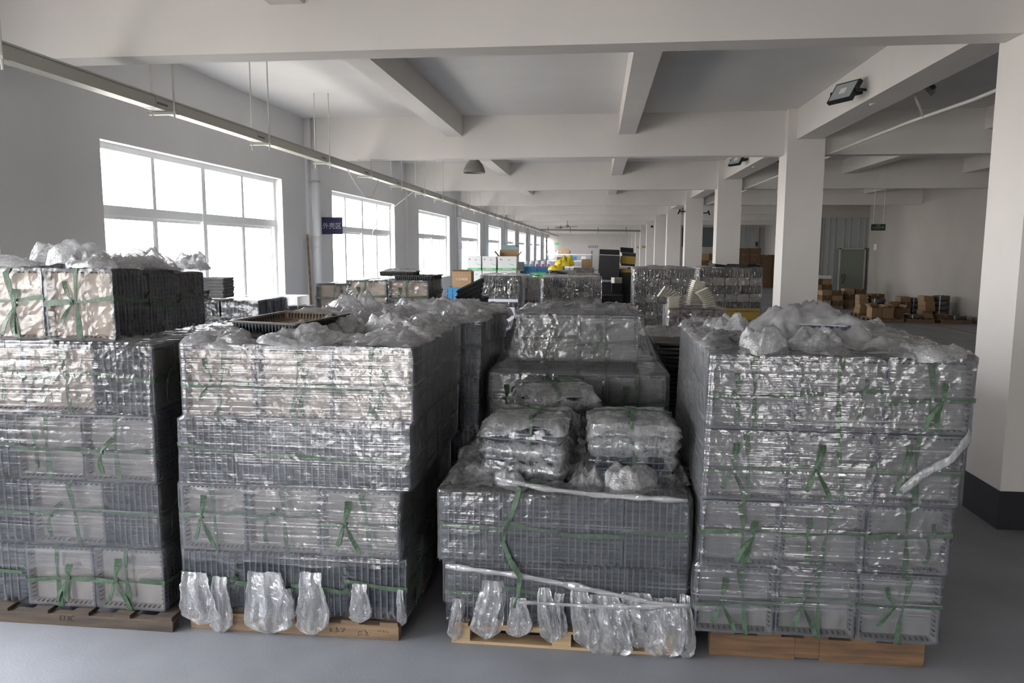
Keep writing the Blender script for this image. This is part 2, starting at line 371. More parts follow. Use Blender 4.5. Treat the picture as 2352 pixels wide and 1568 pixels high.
# dome lamp
def dome(loc, label, name='dome_lamp'):
    t = thing(name, label, 'lamp', loc)
    mb = MB(); mb.lathe([(.235, 0), (.24, .012), (.225, .08), (.18, .18), (.11, .265), (.075, .29), (.07, .30), (.066, .295), (.102, .26), (.17, .175), (.218, .075), (.228, .01)], cap=False, n=32); mb.build('shade', M['lampgrey'], t, smooth=True)
    mb = MB(); mb.lathe([(.232, .012), (.22, .055), (.17, .13), (.10, .195), (.01, .22)], cap=False, n=32); mb.build('reflector', M['lampin'], t, smooth=True)
    mb = MB(); mb.cyl((0, 0, .29), (0, 0, .40), .06, 16); mb.cyl((0, 0, .40), (0, 0, .43), .035, 12); mb.build('socket', M['lampgrey'], t)
    mb = MB(); mb.cyl((0, 0, .43), (0, 0, ZS - loc[2]), .012, 8); mb.build('stem', M['rod'], t)
    mb = MB(); mb.lathe([(.01, .02), (.04, .05), (.045, .1), (.025, .18), (.02, .24)], n=14); mb.build('bulb', M['white'], t, smooth=True)
    return t
dome((-2.70, 16.5, 3.745), 'grey dome lamp hanging from the ceiling beyond the second beam')
# floodlights on the column beam
def flood(loc, rz, label, s=1.0, pitch=-32):
    t = thing('floodlight', label, 'floodlight', loc, (0, 0, rz), 'floodlights along the column beams')
    Mx = Matrix.Rotation(R(pitch), 4, 'X')
    def P(mb): mb.v = [tuple(Mx @ Vector(v)) for v in mb.v]; return mb
    mb = MB(); mb.box(-.19*s, .19*s, -.025, .025, -.14*s, .14*s); P(mb).build('housing', M['dark'], t)
    M.setdefault('ledface', pbr('led_glass', (.42, .47, .46), .2))
    mb = MB(); mb.box(-.165*s, .165*s, -.030, -.026, -.115*s, .115*s); P(mb).build('glass_front', M['ledface'], t)
    mb = MB(); mb.box(-.05*s, .05*s, -.033, -.0305, -.04*s, .04*s); P(mb).build('led_chip', M['white'], t)
    mb = MB()
    for sx in (-1, 1): mb.box(sx*.19*s-.012+sx*.012, sx*.19*s+.012+sx*.012, -.02, .02, -.03, .03); mb.box(sx*.19*s+sx*.012-.006, sx*.19*s+sx*.012+.006, -.015, .22, -.015, .015)
    mb.box(-.2*s, .2*s, .2, .215, -.02, .02)
    mb.build('bracket', M['dark'], t)
    return t
flood((2.98, 9.95, 4.03), R(-62), 'black floodlight tilted down on the beam by the nearest free column')
flood((3.78, 9.6, 4.05), R(70), 'black floodlight on the far face of the same beam, seen edge-on', pitch=-40)
flood((2.98, 17.2, 4.05), R(-62), 'second black floodlight, on the next beam beyond the column')
flood((3.78, 17.0, 4.05), R(70), 'second floodlight seen edge-on behind the next beam', pitch=-40)
flood((2.84, 27.6, 3.45), R(-90), 'pale small floodlight high on the fourth free column', .6, -20)
flood((3.87, 27.6, 3.4), R(90), 'small floodlight on the shaded face of the fourth free column', .6, -20)
# white conduits
for k in range(3):
    y = YC + k*BAY
    mb = MB(); z = 3.78
    mb.tube([(4.15, y+.6, 3.80), (4.1, y+3.2, 3.76), (3.95, y+4.5, 3.74), (3.72, y+7.1, 3.66)], .022, 8)
    mb.tube([(3.98, y+4.2, 3.74), (3.80, y+4.1, 4.02), (3.62, y+4.15, 4.0), (3.3, y+4.1, 3.885)], .016, 8)
    tag(mb.build('conduit', M['rod'], smooth=True), ['white conduit slanting from the nearest column to the next', 'white conduit behind the second free column', 'white conduit behind the third free column'][k], 'conduit', 'conduits along the columns')
# far pipe and ceiling fans
mb = MB(); mb.cyl((-4.5, 55, 3.5), (3.0, 55, 3.44), .07, 10)
for x in (-3.6, -2, 0, 2): mb.box(x-.03, x+.03, 54.95, 55.05, 3.3, 3.7)
tag(mb.build('cross_pipe', M['lampgrey']), 'long horizontal grey pipe crossing the far hall under the ceiling', 'pipe')
for k, (x, y, z) in enumerate(((-2.6, 53, 3.58), (-1.9, 47, 3.5))):
    t = thing('ceiling_fan', ['grey ceiling fan above the far pipe', 'grey ceiling fan hanging lower, nearer than the far pipe'][k], 'fan', (x, y, z), (0, 0, k*.6))
    mb = MB(); mb.lathe([(.02, .1), (.1, .08), (.12, .02), (.06, -.05), (.01, -.06)], n=16); mb.build('motor', M['lampgrey'], t)
    mb = MB(); mb.cyl((0, 0, .1), (0, 0, ZS - z), .02, 8); mb.build('rod', M['lampgrey'], t)
    for j in range(3):
        mb = MB(); mb.box(.1, .75, -.07, .07, -.005, .005, M=Matrix.Rotation(j*2*PI/3, 4, 'Z') @ Matrix.Rotation(.2, 4, 'X')); mb.build('blade', M['lampgrey'], t)
# exit signs
def exit_sign(loc, lab, lit, L=.34):
    t = thing('exit_sign', lab, 'sign', loc)
    mb = MB(); mb.box(-L/2, L/2, -.012, .012, -.08, .08); mb.build('panel', M['exit_lit'] if lit else M['exit_dark'], t)
    ma = M['exit_mark']
    if not lit:
        mb = MB()
        def seg(a, b, wd):
            a = Vector(a); b = Vector(b); d_ = (b - a).normalized(); nn = Vector((-d_.y, d_.x)) * wd
            mb.poly([(a.x+nn.x, -.0135, a.y+nn.y), (a.x-nn.x, -.0135, a.y-nn.y), (b.x-nn.x, -.0135, b.y-nn.y), (b.x+nn.x, -.0135, b.y+nn.y)])
        for a, b, wd in (((-.05, .06), (-.05, -.06), .004), ((.04, .06), (.04, -.06), .004), ((-.05, .06), (.04, .06), .004),
                         ((-.02, .02), (.005, .03), .006), ((.005, .03), (-.005, -.01), .009), ((-.005, -.01), (.02, -.03), .005), ((-.005, -.01), (-.03, -.04), .005), ((.005, .03), (.028, .012), .004),
                         ((.05, 0), (.11, 0), .006), ((.13, 0), (.1, .035), .007), ((.13, 0), (.1, -.035), .007), ((-.14, -.01), (-.07, -.01), .007)):
            seg(a, b, wd)
        mb.lathe([(.001, 0), (.012, 0)], (.012, 0, 0), 10); 
        mb.build('pictogram', ma, t)
    mb = MB()
    for sx in (-.12, .12): mb.cyl((sx, 0, .08), (sx, 0, ZS - loc[2]), .005, 6)
    mb.build('suspension_wire', M['rod'], t)
M['exit_dark'] = pbr('exit_panel', (.012, .03, .022), .4); M['exit_mark'] = pbr('exit_mark', (.35, .38, .3), .5); M['exit_lit'] = emit('exit_lit_green', (.10, .75, .22), .45)
exit_sign((6.98, 20.0, 2.68), 'dark green exit sign with running figure and arrow, hung on two wires', False)
exit_sign((-3.75, 70, 2.62), 'lit green exit sign near the far end of the hall', True, .40)
# small signs and marks
M['purple'] = pbr('sign_violet', (.26, .24, .42), .5)
mb = MB(); mb.box(-1.0, .0, YE-.17, YE-.145, 2.28, 2.5); o = tag(mb.build('wall_sign', M['purple']), 'small violet sign on the far end wall', 'sign')
mb = MB()
for k in range(4): mb.box(-.9+k*.22, -.9+k*.22+.14, YE-.175, YE-.172, 2.34, 2.44)
mb.build('lettering', M['white'], o)
M['orange'] = pbr('sticker_orange', (.42, .22, .06), .6)
for k, i in enumerate((7, 8)):
    y = YC + i*BAY
    mb = MB()
    for j in range(3 if k == 0 else 2): mb.box(XC+.14+j*.16*(1+k), XC+.26+j*.16*(1+k), y-.012, y-.002, 2.22, 2.38)
    tag(mb.build('column_sticker', M['orange']), ['orange sticker strip on a far column', 'pair of orange stickers on the next column beyond'][k], 'sticker')
mb = MB(); mb.box(10.4, 10.56, YP-.08, YP-.061, 2.35, 2.65); tag(mb.build('blue_notice', M['blue']), 'small blue notice on the post between ribbed panels', 'sign')
mb = MB(); mb.box(XR-.02, XR-.002, 31.5, 31.8, 2.12, 2.36); tag(mb.build('white_notice', M['white']), 'small white notice on the wall beside the grey door', 'sign')
# two security cameras
for k, loc in enumerate(((2.945, 41.8, 3.35), (KX+.35, 73, 2.9))):
    t = thing('security_camera', ['small dark security camera on a far column', 'small dark camera on the window wall near the far end'][k], 'camera', loc)
    mb = MB(); mb.cyl((-.12, 0, 0), (.02, 0, 0), .06, 12); mb.build('body', M['dark'], t)
    mb = MB(); mb.tube([(.0, 0, .0), (.05 if k == 0 else -.3, 0, .06), (.108 if k == 0 else -.345, 0, .1)], .015); mb.build('mount', M['white'], t)
# loose cable on the trunking and the wall
mb = MB()
mb.tube([(-4.1, 12.0, 3.48), (-4.02, 12.3, 3.2), (-4.0, 12.8, 2.98), (-4.03, 13.3, 3.02), (-4.1, 13.9, 3.3), (-4.2, 14.3, 3.46)], .008, 6)
tag(mb.build('hanging_cable', M['rod']), 'loose grey cable looping below the trunking', 'cable')
mb = MB(); mb.tube([(-4.2, 17.1, 3.4), (-4.7, 17.0, 3.0), (KX+.02, 17.2, 2.5), (KX+.02, 17.2, 1.2)], .008, 6)
tag(mb.build('wall_cable', M['rod']), 'thin white cable dropping down the wall between the second and third windows', 'cable')
# ---------------------------------------------------------------- tray bundles, bags, straps
TW, TH, PITCH, NT = .40, .37, .0325, 9
BD = PITCH*(NT-1) + .045                      # bundle depth
def rrect(wd, ht, r, y, n=3):
    P = []
    for cx, cz, a0 in ((wd/2-r, ht/2-r, 0), (-wd/2+r, ht/2-r, 90), (-wd/2+r, -ht/2+r, 180), (wd/2-r, -ht/2+r, 270)):
        for k in range(n):
            a = R(a0 + 90*k/(n-1)); P.append((cx + r*math.cos(a), y, cz + r*math.sin(a)))
    return P
def tray_mesh(name, wd, ht, dep, mats, ribs=12, lip=.009):
    mb = MB()
    o = [rrect(wd, ht, .014, 0), rrect(wd, ht, .014, .007), rrect(wd-lip*2, ht-lip*2, .012, .008), rrect(wd-lip*2-.024, ht-lip*2-.024, .012, dep)]
    mb.loft(o[:3], cap=False, mi=2); mb.loft(o[2:], cap=False); mb.poly(o[-1])
    i = [rrect(wd, ht, .014, 0), rrect(wd-lip*2.2, ht-lip*2.2, .012, 0)]
    mb.loft(list(reversed(i)), cap=False, mi=2)
    i2 = [rrect(wd-lip*2.2, ht-lip*2.2, .012, 0), rrect(wd-lip*2-.030, ht-lip*2-.030, .010, dep-.004)]
    mb.loft(list(reversed(i2)), cap=False, mi=1); mb.poly(list(reversed(i2[-1])), 1)
    # ribs under the lip
    for k in range(ribs):
        u = (k+.5)/ribs - .5
        x = u*(wd-.06)
        for s_ in (-1, 1):
            z = s_*(ht/2-lip); mb.box(x-.0025, x+.0025, .008, dep-.004, min(z, z-s_*.012), max(z, z-s_*.012))
        z = u*(ht-.06)
        for s_ in (-1, 1):
            x2 = s_*(wd/2-lip); mb.box(min(x2, x2-s_*.012), max(x2, x2-s_*.012), .008, dep-.004, z-.0025, z+.0025)
    return mb.mesh(name, mats)
TRAY = {'w': tray_mesh('tray_warm', TW, TH, .045, [M['tray'], M['dust'], M['rim']]), 'g': tray_mesh('tray_grey', TW, TH, .045, [M['tray'], M['dustg'], M['rim']]), 'm': tray_mesh('tray_mid', TW, TH, .045, [M['tray'], M['dustm'], M['rim']]), 'd': tray_mesh('tray_dark', TW, TH, .045, [M['tray'], M['tray'], M['rim']])}
def vn(p, s, seed): return noise.noise_vector(Vector(p)*s + Vector((seed*7.3, seed*3.1, seed*1.7)))
def nz(p, s=1, seed=0): return noise.noise(Vector(p)*s + Vector((seed*7.3, seed*3.1, seed*1.7)))
def ridge(p, s, seed): return 1 - min(1, abs(nz(p, s, seed))*4)
def bag_shell(seed, wd=TW, ht=TH, dp=BD, amp=.0035, step=.022, off=.005):
    mb = MB(); x0, x1, y0, y1, z0, z1 = -wd/2-off, wd/2+off, -off, dp+off, -.002, ht+off
    def grid(A, U, V):
        nu = max(2, int(U.length/step)); nv = max(2, int(V.length/step)); i = len(mb.v)
        for a in range(nu+1):
            for b in range(nv+1):
                p = A + U*(a/nu) + V*(b/nv)
                d = vn(p, 16, seed)*amp + vn(p, 45, seed)*amp*.5
                q = p + d; q.z = max(q.z, -.004)
                mb.v.append(tuple(q))
        for a in range(nu):
            for b in range(nv):
                k = i + a*(nv+1) + b; mb.f.append((k, k+nv+1, k+nv+2, k+1)); mb.m.append(0)
    V3 = Vector
    grid(V3((x0,y0,z0)), V3((x1-x0,0,0)), V3((0,0,z1-z0))); grid(V3((x1,y1,z0)), V3((x0-x1,0,0)), V3((0,0,z1-z0)))
    grid(V3((x1,y0,z0)), V3((0,y1-y0,0)), V3((0,0,z1-z0))); grid(V3((x0,y1,z0)), V3((0,y0-y1,0)), V3((0,0,z1-z0)))
    grid(V3((x0,y0,z1)), V3((x1-x0,0,0)), V3((0,y1-y0,0)))
    return mb
BAGS = [bag_shell(s).mesh('bag_clear', M['bag']) for s in range(5)]
def ribbon(mb, pts, wdirs, widths, th=.0012):
    """flat strap through pts; wdirs give the direction of its width"""
    n = len(pts); Rg = []
    for k in range(n):
        p = Vector(pts[k]); t = (Vector(pts[min(k+1, n-1)]) - Vector(pts[max(k-1, 0)])).normalized()
        w_ = Vector(wdirs[k]); w_ = (w_ - t*w_.dot(t)).normalized(); nn = t.cross(w_)*th
        h = w_*widths[k]/2
        Rg.append([p-h-nn, p+h-nn, p+h+nn, p-h+nn])
    mb.loft(Rg)
def strap_loop(kind, seed):
    rr = random.Random(seed); mb = MB(); o = .0085
    if kind == 'h': W_, D_ = TW/2+o, BD+o; c = TH*rr.uniform(.44, .56); sl = rr.uniform(-.02, .02)
    else: W_, D_ = TH+o, BD+o; c = TW*rr.uniform(-.06, .10); sl = rr.uniform(-.03, .03)
    P = []; wd = []; ww = []
    if kind == 'h': cor = [(-W_, -o), (W_, -o), (W_, D_), (-W_, D_), (-W_, -o)]
    else: cor = [(-o, -o*.3), (-o, W_), (D_, W_), (D_, -o*.3), (-o, -o*.3)]
    ph = rr.uniform(0, 6)
    for k in range(4):
        a = Vector(cor[k]); b = Vector(cor[k+1])
        for j in range(11):
            t = j/11; q = a.lerp(b, t)
            side = (1 if k in (0,) else -1) if kind == 'h' else (1 if k == 0 else .3)
            bend = sl*(t-.5)*2*side
            pinch = 1 - .62*math.exp(-((t-.55)/.16)**2) if k == 0 else .9
            wv = .027*pinch*(1+.18*math.sin(ph+5*t+k))
            if kind == 'h': P.append((q.x, q.y, c+bend+.004*math.sin(7*t+ph))); wd.append((0, .15*math.sin(3*t+ph), 1))
            else: P.append((c+bend+.004*math.sin(6*t+ph), q.x, q.y)); wd.append((1, .15*math.sin(3*t+ph), 0))
            ww.append(wv)
    P.append(P[0]); wd.append(wd[0]); ww.append(ww[0])
    ribbon(mb, P, wd, ww)
    return mb.mesh('strap_'+kind, M['strap'])
SH = [strap_loop('h', s) for s in range(4)]; SV = [strap_loop('v', 50+s) for s in range(4)]
def knot_mesh(seed):
    rr = random.Random(seed); mb = MB(); c = Vector((rr.uniform(-.10, -.04) if seed % 3 else rr.uniform(.05, .1), -.011, TH*.5+rr.uniform(-.02, .01)))
    mb.lathe([(.002, -.010), (.007, -.006), (.008, 0), (.006, .007), (.001, .010)], tuple(c), 8)
    for j in range(2 + seed % 2):
        up = j == 1
        ang = rr.uniform(-.5, .5) + (PI*.94 if up else 0); L = rr.uniform(.08, .13) if up else rr.uniform(.11, .18)
        d = Vector((math.sin(ang), 0, -math.cos(ang))); P = []; wd = []; ww = []
        for k in range(8):
            t = k/7; P.append(c + d*L*t + Vector((.012*math.sin(t*3+seed), -.002-.004*math.sin(t*PI), 0)))
            wd.append((math.cos(ang), .35*math.sin(t*4+j), math.sin(ang))); ww.append(.007 + .017*min(1, t*1.6))
        ribbon(mb, P, wd, ww)
        if up and seed % 2:   # bow loop comes back
            P2 = [p + Vector((.016+.010*math.sin(k/7*PI), 0, 0))*(k/7) for k, p in enumerate(P)]
            ribbon(mb, P2, wd, [.004+x*.5 for x in ww])
    return mb.mesh('strap_knot', M['strap'])
KN = [knot_mesh(s) for s in range(6)]
def peak_field(seed, n=9, rad=.95):
    rr = random.Random(seed); Q = []
    for k in range(n):
        an = rr.uniform(0, 6.28); Q.append((rr.uniform(-rad, rad)*.8, rr.uniform(-rad, rad)*.8, rr.uniform(.45, 1.0), math.cos(an), math.sin(an), rr.uniform(.9, 1.8), rr.uniform(2.4, 5.0)))
    def f(x, y):
        w1 = noise.noise_vector(Vector((x*1.6+seed, y*1.6, seed)))*.28; x += w1.x; y += w1.y; h = 0
        for cx, cy, hh, c_, s_, a_, b_ in Q:
            dx, dy = x-cx, y-cy; u = abs(dx*c_+dy*s_)*a_; v = abs(-dx*s_+dy*c_)*b_
            h = max(h, hh*.85 - (u*u*.5 + u*.25 + v*.5)*.55)
        return h
    return f
def puff_mesh(seed, mat, rag=1.0, sub=4, g=30):
    """crumpled gathered bag: a creased sheet with sharp peaks, tucked under at its rim"""
    f = peak_field(seed, 8); mb = MB()
    for a in range(g+1):
        for b in range(g+1):
            u = a/g*2-1; v = b/g*2-1; x = u*math.sqrt(1-v*v/2); y = v*math.sqrt(1-u*u/2); r2 = x*x+y*y
            ed = max(0, 1-r2**1.5); z = (.18 + f(x, y))*(ed**.35)*1.0 - .05
            z += .16*ridge((x, y, 0), 2.0, seed)*ed + .05*ridge((x, y, 1), 5, seed+1)*ed
            p = Vector((x, y, z)); p += vn(p, 1.7, seed)*.16 + vn(p, 6, seed)*.02; p.z = max(p.z, -.12); mb.v.append(tuple(p))
    for a in range(g):
        for b in range(g):
            k = a*(g+1)+b; mb.f.append((k, k+g+1, k+g+2, k+1)); mb.m.append(0)
    return mb.mesh('bag_puff', mat, smooth=True)
PUFF = [puff_mesh(s, M['bagw']) for s in range(8)]
def tail_mesh(seed, w0=.10, w1=.16, L=.3):
    """gathered bag end hanging down: tight at the strap, opening out below"""
    rr = random.Random(seed); n = 30; rows = 26; Rg = []; sway = rr.uniform(-.5, .5); ph = rr.uniform(0, 6)
    tip = rr.uniform(-.5, .5)
    for k in range(rows+1):
        t = k/rows; wv = (w0 + (w1-w0)*math.sin(min(1, t*1.25)*PI/2)); wv *= 1 if t < .8 else max(.10, math.cos((t-.8)/.2*PI/2*.95))
        cx = sway*.06*t*t + .012*math.sin(ph+t*5) + tip*.04*max(0, t-.6); dp = .007 + .020*math.sin(t*PI)
        ring = []
        for j in range(n):
            a = j/n*2*PI; x = math.cos(a); yy = math.sin(a)
            pl = .55*math.sin(x*7+ph) + .45*math.sin(x*13+ph*2+t*2.5)
            p = Vector((cx + x*wv/2, -.016 + yy*dp*.5 + pl*dp*.9 - .014*math.sin(t*PI), -t*L))
            p += vn(p, 18, seed)*.010 + vn(p, 50, seed)*.004
            ring.append(tuple(p))
        Rg.append(ring)
    mb = MB(); mb.loft(Rg); return mb.mesh('bag_tail', M['tail'])
TAILS = [tail_mesh(s, .07+.03*(s % 3), .12+.045*(s % 3), 1.0*.3) for s in range(7)]
rb = random.Random(11)
NB = [0]
def bundle(kind, x0, x1, yf, z0, z1, label, group, ph=1.0, tint='g', nt=NT, bag=True, knot=True, puffs=0, jit=.006, depth=None, strap=True, rz=0, tails=()):
    """tied bundle of nested trays; kind 'face' opens toward the aisle, 'edge' shows the stacked rims"""
    k = NB[0]; NB[0] += 1; w_ = x1 - x0; h = z1 - z0
    if kind == 'face':
        d = depth or BD; sc = (w_/TW, d/BD, h/TH); loc = ((x0+x1)/2, yf, z0); rot = R(rb.uniform(-.7, .7)) + rz
    elif kind == 'edge':
        d = depth or TW; sc = (d/TW, w_/BD, h/TH)
        if k % 2: loc = (x1, yf + d/2, z0); rot = PI/2
        else: loc = (x0, yf + d/2, z0); rot = -PI/2
        rot += R(rb.uniform(-.5, .5)) + rz
    t = thing('tray_bundle', label, 'tray bundle', loc, (0, 0, rot), group, sc)
    for i in range(nt):
        y = i*PITCH*(NT-1)/max(1, nt-1)
        inst('tray', TRAY[tint], t, (rb.uniform(-.003, .003), y, TH/2 + rb.uniform(-.003, .003)), (0, R(rb.uniform(-.25, .25)), R(rb.uniform(-.4, .4)) if kind == 'edge' else 0))
    if bag:
        o = inst('plastic_bag', BAGS[k % 5], t)
    if strap:
        inst('strap', SH[rb.randrange(4)], t); inst('strap', SV[rb.randrange(4)], t)
        if knot: inst('strap_knot', KN[rb.randrange(6)], t)
    for j in range(puffs):
        s_ = rb.uniform(.7, 1.25); zs = .045*s_ if rb.random() < .75 else .085*s_
        o = inst('bag_end', PUFF[rb.randrange(8)], t, (rb.uniform(-.14, .14), rb.uniform(.02, BD-.02), TH+.006+zs*.12), (rb.uniform(-.15, .15), rb.uniform(-.15, .15), rb.uniform(0, 6.28)), (.13*s_, .095*s_, zs*1.45*ph))
    for (tx, tz, ln, wsc) in tails:           # tx across the visible front, from its middle
        if kind == 'face': p = (tx/sc[0], -.004, tz/sc[2]); rr_ = 0
        else:
            sgn = -1 if rot > 0 else 1
            # front of an edge bundle is its local side wall
            p = ((-TW/2-.004) if rot > 0 else (TW/2+.004), (BD/2 + (tx/sc[1])*(-1 if rot > 0 else 1)), tz/sc[2]); rr_ = -PI/2 if rot > 0 else PI/2
        o = inst('bag_tail', TAILS[rb.randrange(7)], t, p, (0, 0, rr_), (wsc, 1, ln/.3/sc[2]))
    return t
LAY = {1: ['bottom layer'], 2: ['bottom layer', 'top layer'], 3: ['bottom layer', 'middle layer', 'top layer'], 4: ['bottom layer', 'second layer up', 'third layer up', 'top layer'],
       5: ['bottom layer', 'second layer up', 'third layer up', 'fourth layer up', 'top layer']}
ROW = ['front row', 'second row', 'third row', 'back row']
def colname(i, n):
    if n == 1: return 'only one'
    if n == 2: return ['left', 'right'][i]
    if n == 3: return ['left', 'middle', 'right'][i]
    return ['leftmost', 'second from left', 'third from left', 'rightmost', 'farthest right'][i if n < 5 else i] if n == 4 else ['leftmost', 'second from left', 'centre', 'second from right', 'rightmost'][i]
def stack(where, group, layers, yf, ph=1.0, *, rows=3, side='r', tint='g', puffs=0, top_rows=None, nt_hidden=6, jitter=.012, nlay=None):
    """layers: (z0, z1, [(kind, x0, x1), ...], dy, tint)"""
    n = len(layers)
    for li, (z0, z1, cols, dy, tn) in enumerate(layers):
        top = li == n - 1
        y = yf + dy
        dep = {'face': .335, 'edge': .405}
        for r in range(rows if not top else (top_rows or rows)):
            nxt = y
            for ci, c in enumerate(cols):
                kd, x0, x1 = c[:3]
                edgecol = (side in 'rb' and ci == len(cols)-1) or (side in 'lb' and ci == 0)
                if r > 0 and not top and not edgecol: continue
                zz = rb.uniform(-.003, .001)
                lab = '%s tray bundle, %s, %s, %s, %s' % ('open-faced' if kd == 'face' else 'edge-on', LAY[n][li], ROW[r] if rows <= 4 else 'row %d' % r, colname(ci, len(cols)), where)
                tl = c[3] if len(c) > 3 and r == 0 else ()
                y_ = y + (rb.uniform(-.004, jitter) if r == 0 else 0)
                bundle(kd, x0+.003, x1-.003, y_, z0+.002, z1-.003+zz, lab, group, ph=ph, tint=tn, puffs=((puffs(r, ci) if callable(puffs) else puffs) if top else 0), nt=NT if (r == 0 or edgecol) else nt_hidden, knot=(r == 0), strap=(r == 0 or edgecol or top), bag=(r == 0 or edgecol or not puffs), depth=dep[kd]-.012, tails=tl)
                nxt = max(nxt, y + dep[kd])
            y = nxt
            if y > yf + 1.32: break
# stretch film around a stack
def wrap(label, rects, mat='film', dz=.008, nx=60, ny=44, seed=0, ragged=.02, lip=.07, off=.013, rip=.0022, puckers=True, group='stretch film wraps', lipz=.012):
    """rects: list of (z, x0, x1, y0, y1) from bottom to top"""
    Rg = []
    z0, z1 = rects[0][0], rects[-1][0]; nr = max(6, int((z1-z0)/dz))
    def rect(z):
        for a, b in zip(rects, rects[1:]):
            if z <= b[0]:
                t = (z-a[0])/max(1e-6, b[0]-a[0]); t = max(0, min(1, t)); return [a[i]+(b[i]-a[i])*t for i in range(1, 5)]
        return list(rects[-1][1:])
    def ring(z, inset, kz, extra=0, rag=0):
        x0, x1, y0, y1 = rect(z); x0 += inset-off; x1 -= inset-off; y0 += inset-off; y1 -= inset-off
        P = []; cr = .018
        def add(x, y, nx_, ny_, s):
            w1 = nz((s*.55, z*46, seed), 1)*rip + nz((s*2.5, z*3.5, seed+4), 1)*.006 + nz((s*9, z*9, seed+8), 1)*.0012
            zz = z + rag*(nz((s*2.3, 0, seed+2), 1)*1.0 + nz((s*9, 0, seed+5), 1)*.5) + extra*(.5+nz((s*8, kz*3, seed), 1))
            P.append((x + nx_*(w1+.0015), y + ny_*(w1+.0015), max(.005, zz)))
        for k in range(nx): t = k/nx; add(x0+(x1-x0)*t, y0 + (cr*(1-min(1, min(t, 1-t)*(x1-x0)/cr))), 0, -1, t*(x1-x0)+x0)
        for k in range(ny): t = k/ny; add(x1 - (cr*(1-min(1, min(t, 1-t)*(y1-y0)/cr))), y0+(y1-y0)*t, 1, 0, 10+t*(y1-y0))
        for k in range(nx): t = k/nx; add(x1-(x1-x0)*t, y1, 0, 1, 20+t*(x1-x0))
        for k in range(ny): t = k/ny; add(x0 + (cr*(1-min(1, min(t, 1-t)*(y1-y0)/cr))), y1-(y1-y0)*t, -1, 0, 30+t*(y1-y0))
        return P
    for k in range(nr+1):
        z = z0 + (z1-z0)*k/nr; e_ = max(0, 1-k/4)
        Rg.append(ring(z, 0, k, rag=ragged*e_))
    if lip:
        for k in range(1, 7):
            t = k/6; Rg.append(ring(z1 + .0001, lip*t, k, extra=lipz*(1+t)))
    mb = MB(); mb.loft(Rg, cap=False)
    o = mb.build('stretch_wrap', M[mat], smooth=True)
    return tag(o, label, 'stretch film', group)
def rope(parent, pts, r, seed=0, mat='filmv', flat=.5):
    """bunched film band"""
    pts = [Vector(p) for p in pts]; Rg = []; n = 14
    full = []
    for a, b in zip(pts, pts[1:]):
        m_ = max(2, int((b-a).length/.03))
        for j in range(m_): full.append(a.lerp(b, j/m_))
    full.append(pts[-1])
    for k, p in enumerate(full):
        t = (full[min(k+1, len(full)-1)] - full[max(k-1, 0)]).normalized(); a = Vector((0, 0, 1)); a = (a - t*a.dot(t)).normalized(); b = t.cross(a)
        rr_ = r*(.7 + .6*abs(nz((k*.2, seed, 0), 1))*2)
        Rg.append([p + a*math.cos(j/n*2*PI)*rr_*(1+.35*nz((j*.9, k*.12, seed), 1)) + b*math.sin(j/n*2*PI)*rr_*flat for j in range(n)])
    mb = MB(); mb.loft(Rg); o = mb.build('film_band', M[mat], parent, smooth=True); return o
# wooden pallets
def pallet(label, x0, x1, y0, y1, h, mat, style='beam', nboards=6, notch=False, mark=None, over=.0, top=.02, bw=.10):
    t = thing('wooden_pallet', label, 'pallet', ((x0+x1)/2, y0, 0), group='pallets under the tray stacks')
    W_ = x1-x0; D_ = y1-y0; mt = M[mat]
    if style == 'beam':
        for j, yy in enumerate((0, D_/2-.03, D_-.06)):
            mb = MB()
            if notch and j == 0:
                mb.box(-W_/2, -.10, yy, yy+.06, 0, h-top); mb.box(.02, W_/2, yy, yy+.06, 0, h-top); mb.box(-.10, .02, yy, yy+.06, .012, h-top)
            else: mb.box(-W_/2, W_/2, yy, yy+.06, 0, h-top)
            o = mb.build('stringer', mt, t)
            bv = o.modifiers.new('edge', 'BEVEL'); bv.width = .003
            if j == 0 and mark:
                for txt, xx, zz, sz in mark:
                    if txt[0] != '~': text_obj('stencil', txt, sz, M['ink'], o, front_text((xx, -.0012, zz))); continue
                    rs = random.Random(len(txt)*3+int(xx*100)); mq = MB()       # illegible pen scrawl
                    for g_ in range(len(txt)):
                        P = [(xx + g_*sz*.9 + rs.uniform(-.4, .4)*sz, -.0016, zz + rs.uniform(-.5, .5)*sz) for _ in range(6)]
                        mq.tube(P, .0011, 4)
                    mq.build('scrawl', M['redink' if txt.endswith('r') else 'ink'], o)
        for j in range(nboards):
            xx = -W_/2 + .005 + j*(W_-bw-.01)/(nboards-1)
            mb = MB(); mb.box(xx, xx+bw, .0 if not notch else -.004, D_, h-top, h); mb.build('deck_board', mt, t)
    else:
        for yy in (0, D_/2-.05, D_-.1):
            mb = MB(); mb.box(-W_/2, W_/2, yy, yy+.10, 0, .016); mb.build('bottom_board', mt, t)
            for xx in (-W_/2, -.05, W_/2-.10):
                mb = MB(); mb.box(xx, xx+.10, yy, yy+.10, .016, .085); mb.build('block', mt, t)
        for xx in (-W_/2, -.05, W_/2-.10):
            pass
        for yy in (0, D_/2-.05, D_-.1):
            mb = MB(); mb.box(-W_/2, W_/2, yy, yy+.10, .085, .10); mb.build('top_board', mt, t)
        for j in range(nboards):
            xx = -W_/2 + j*(W_-.09)/(nboards-1)
            mb = MB(); mb.box(xx, xx+.09, 0, D_, .10, .115); mb.build('deck_board', mt, t)
    return t
M['redink'] = pbr('ink_red', (.22, .04, .03), .8)
YF = 3.74
pallet('dark wooden pallet under the far-left tray stack, stencilled 173C', -3.62, -2.285, 3.68, 4.95, .085, 'woodd', mark=[('173C', .04, .043, .045)])
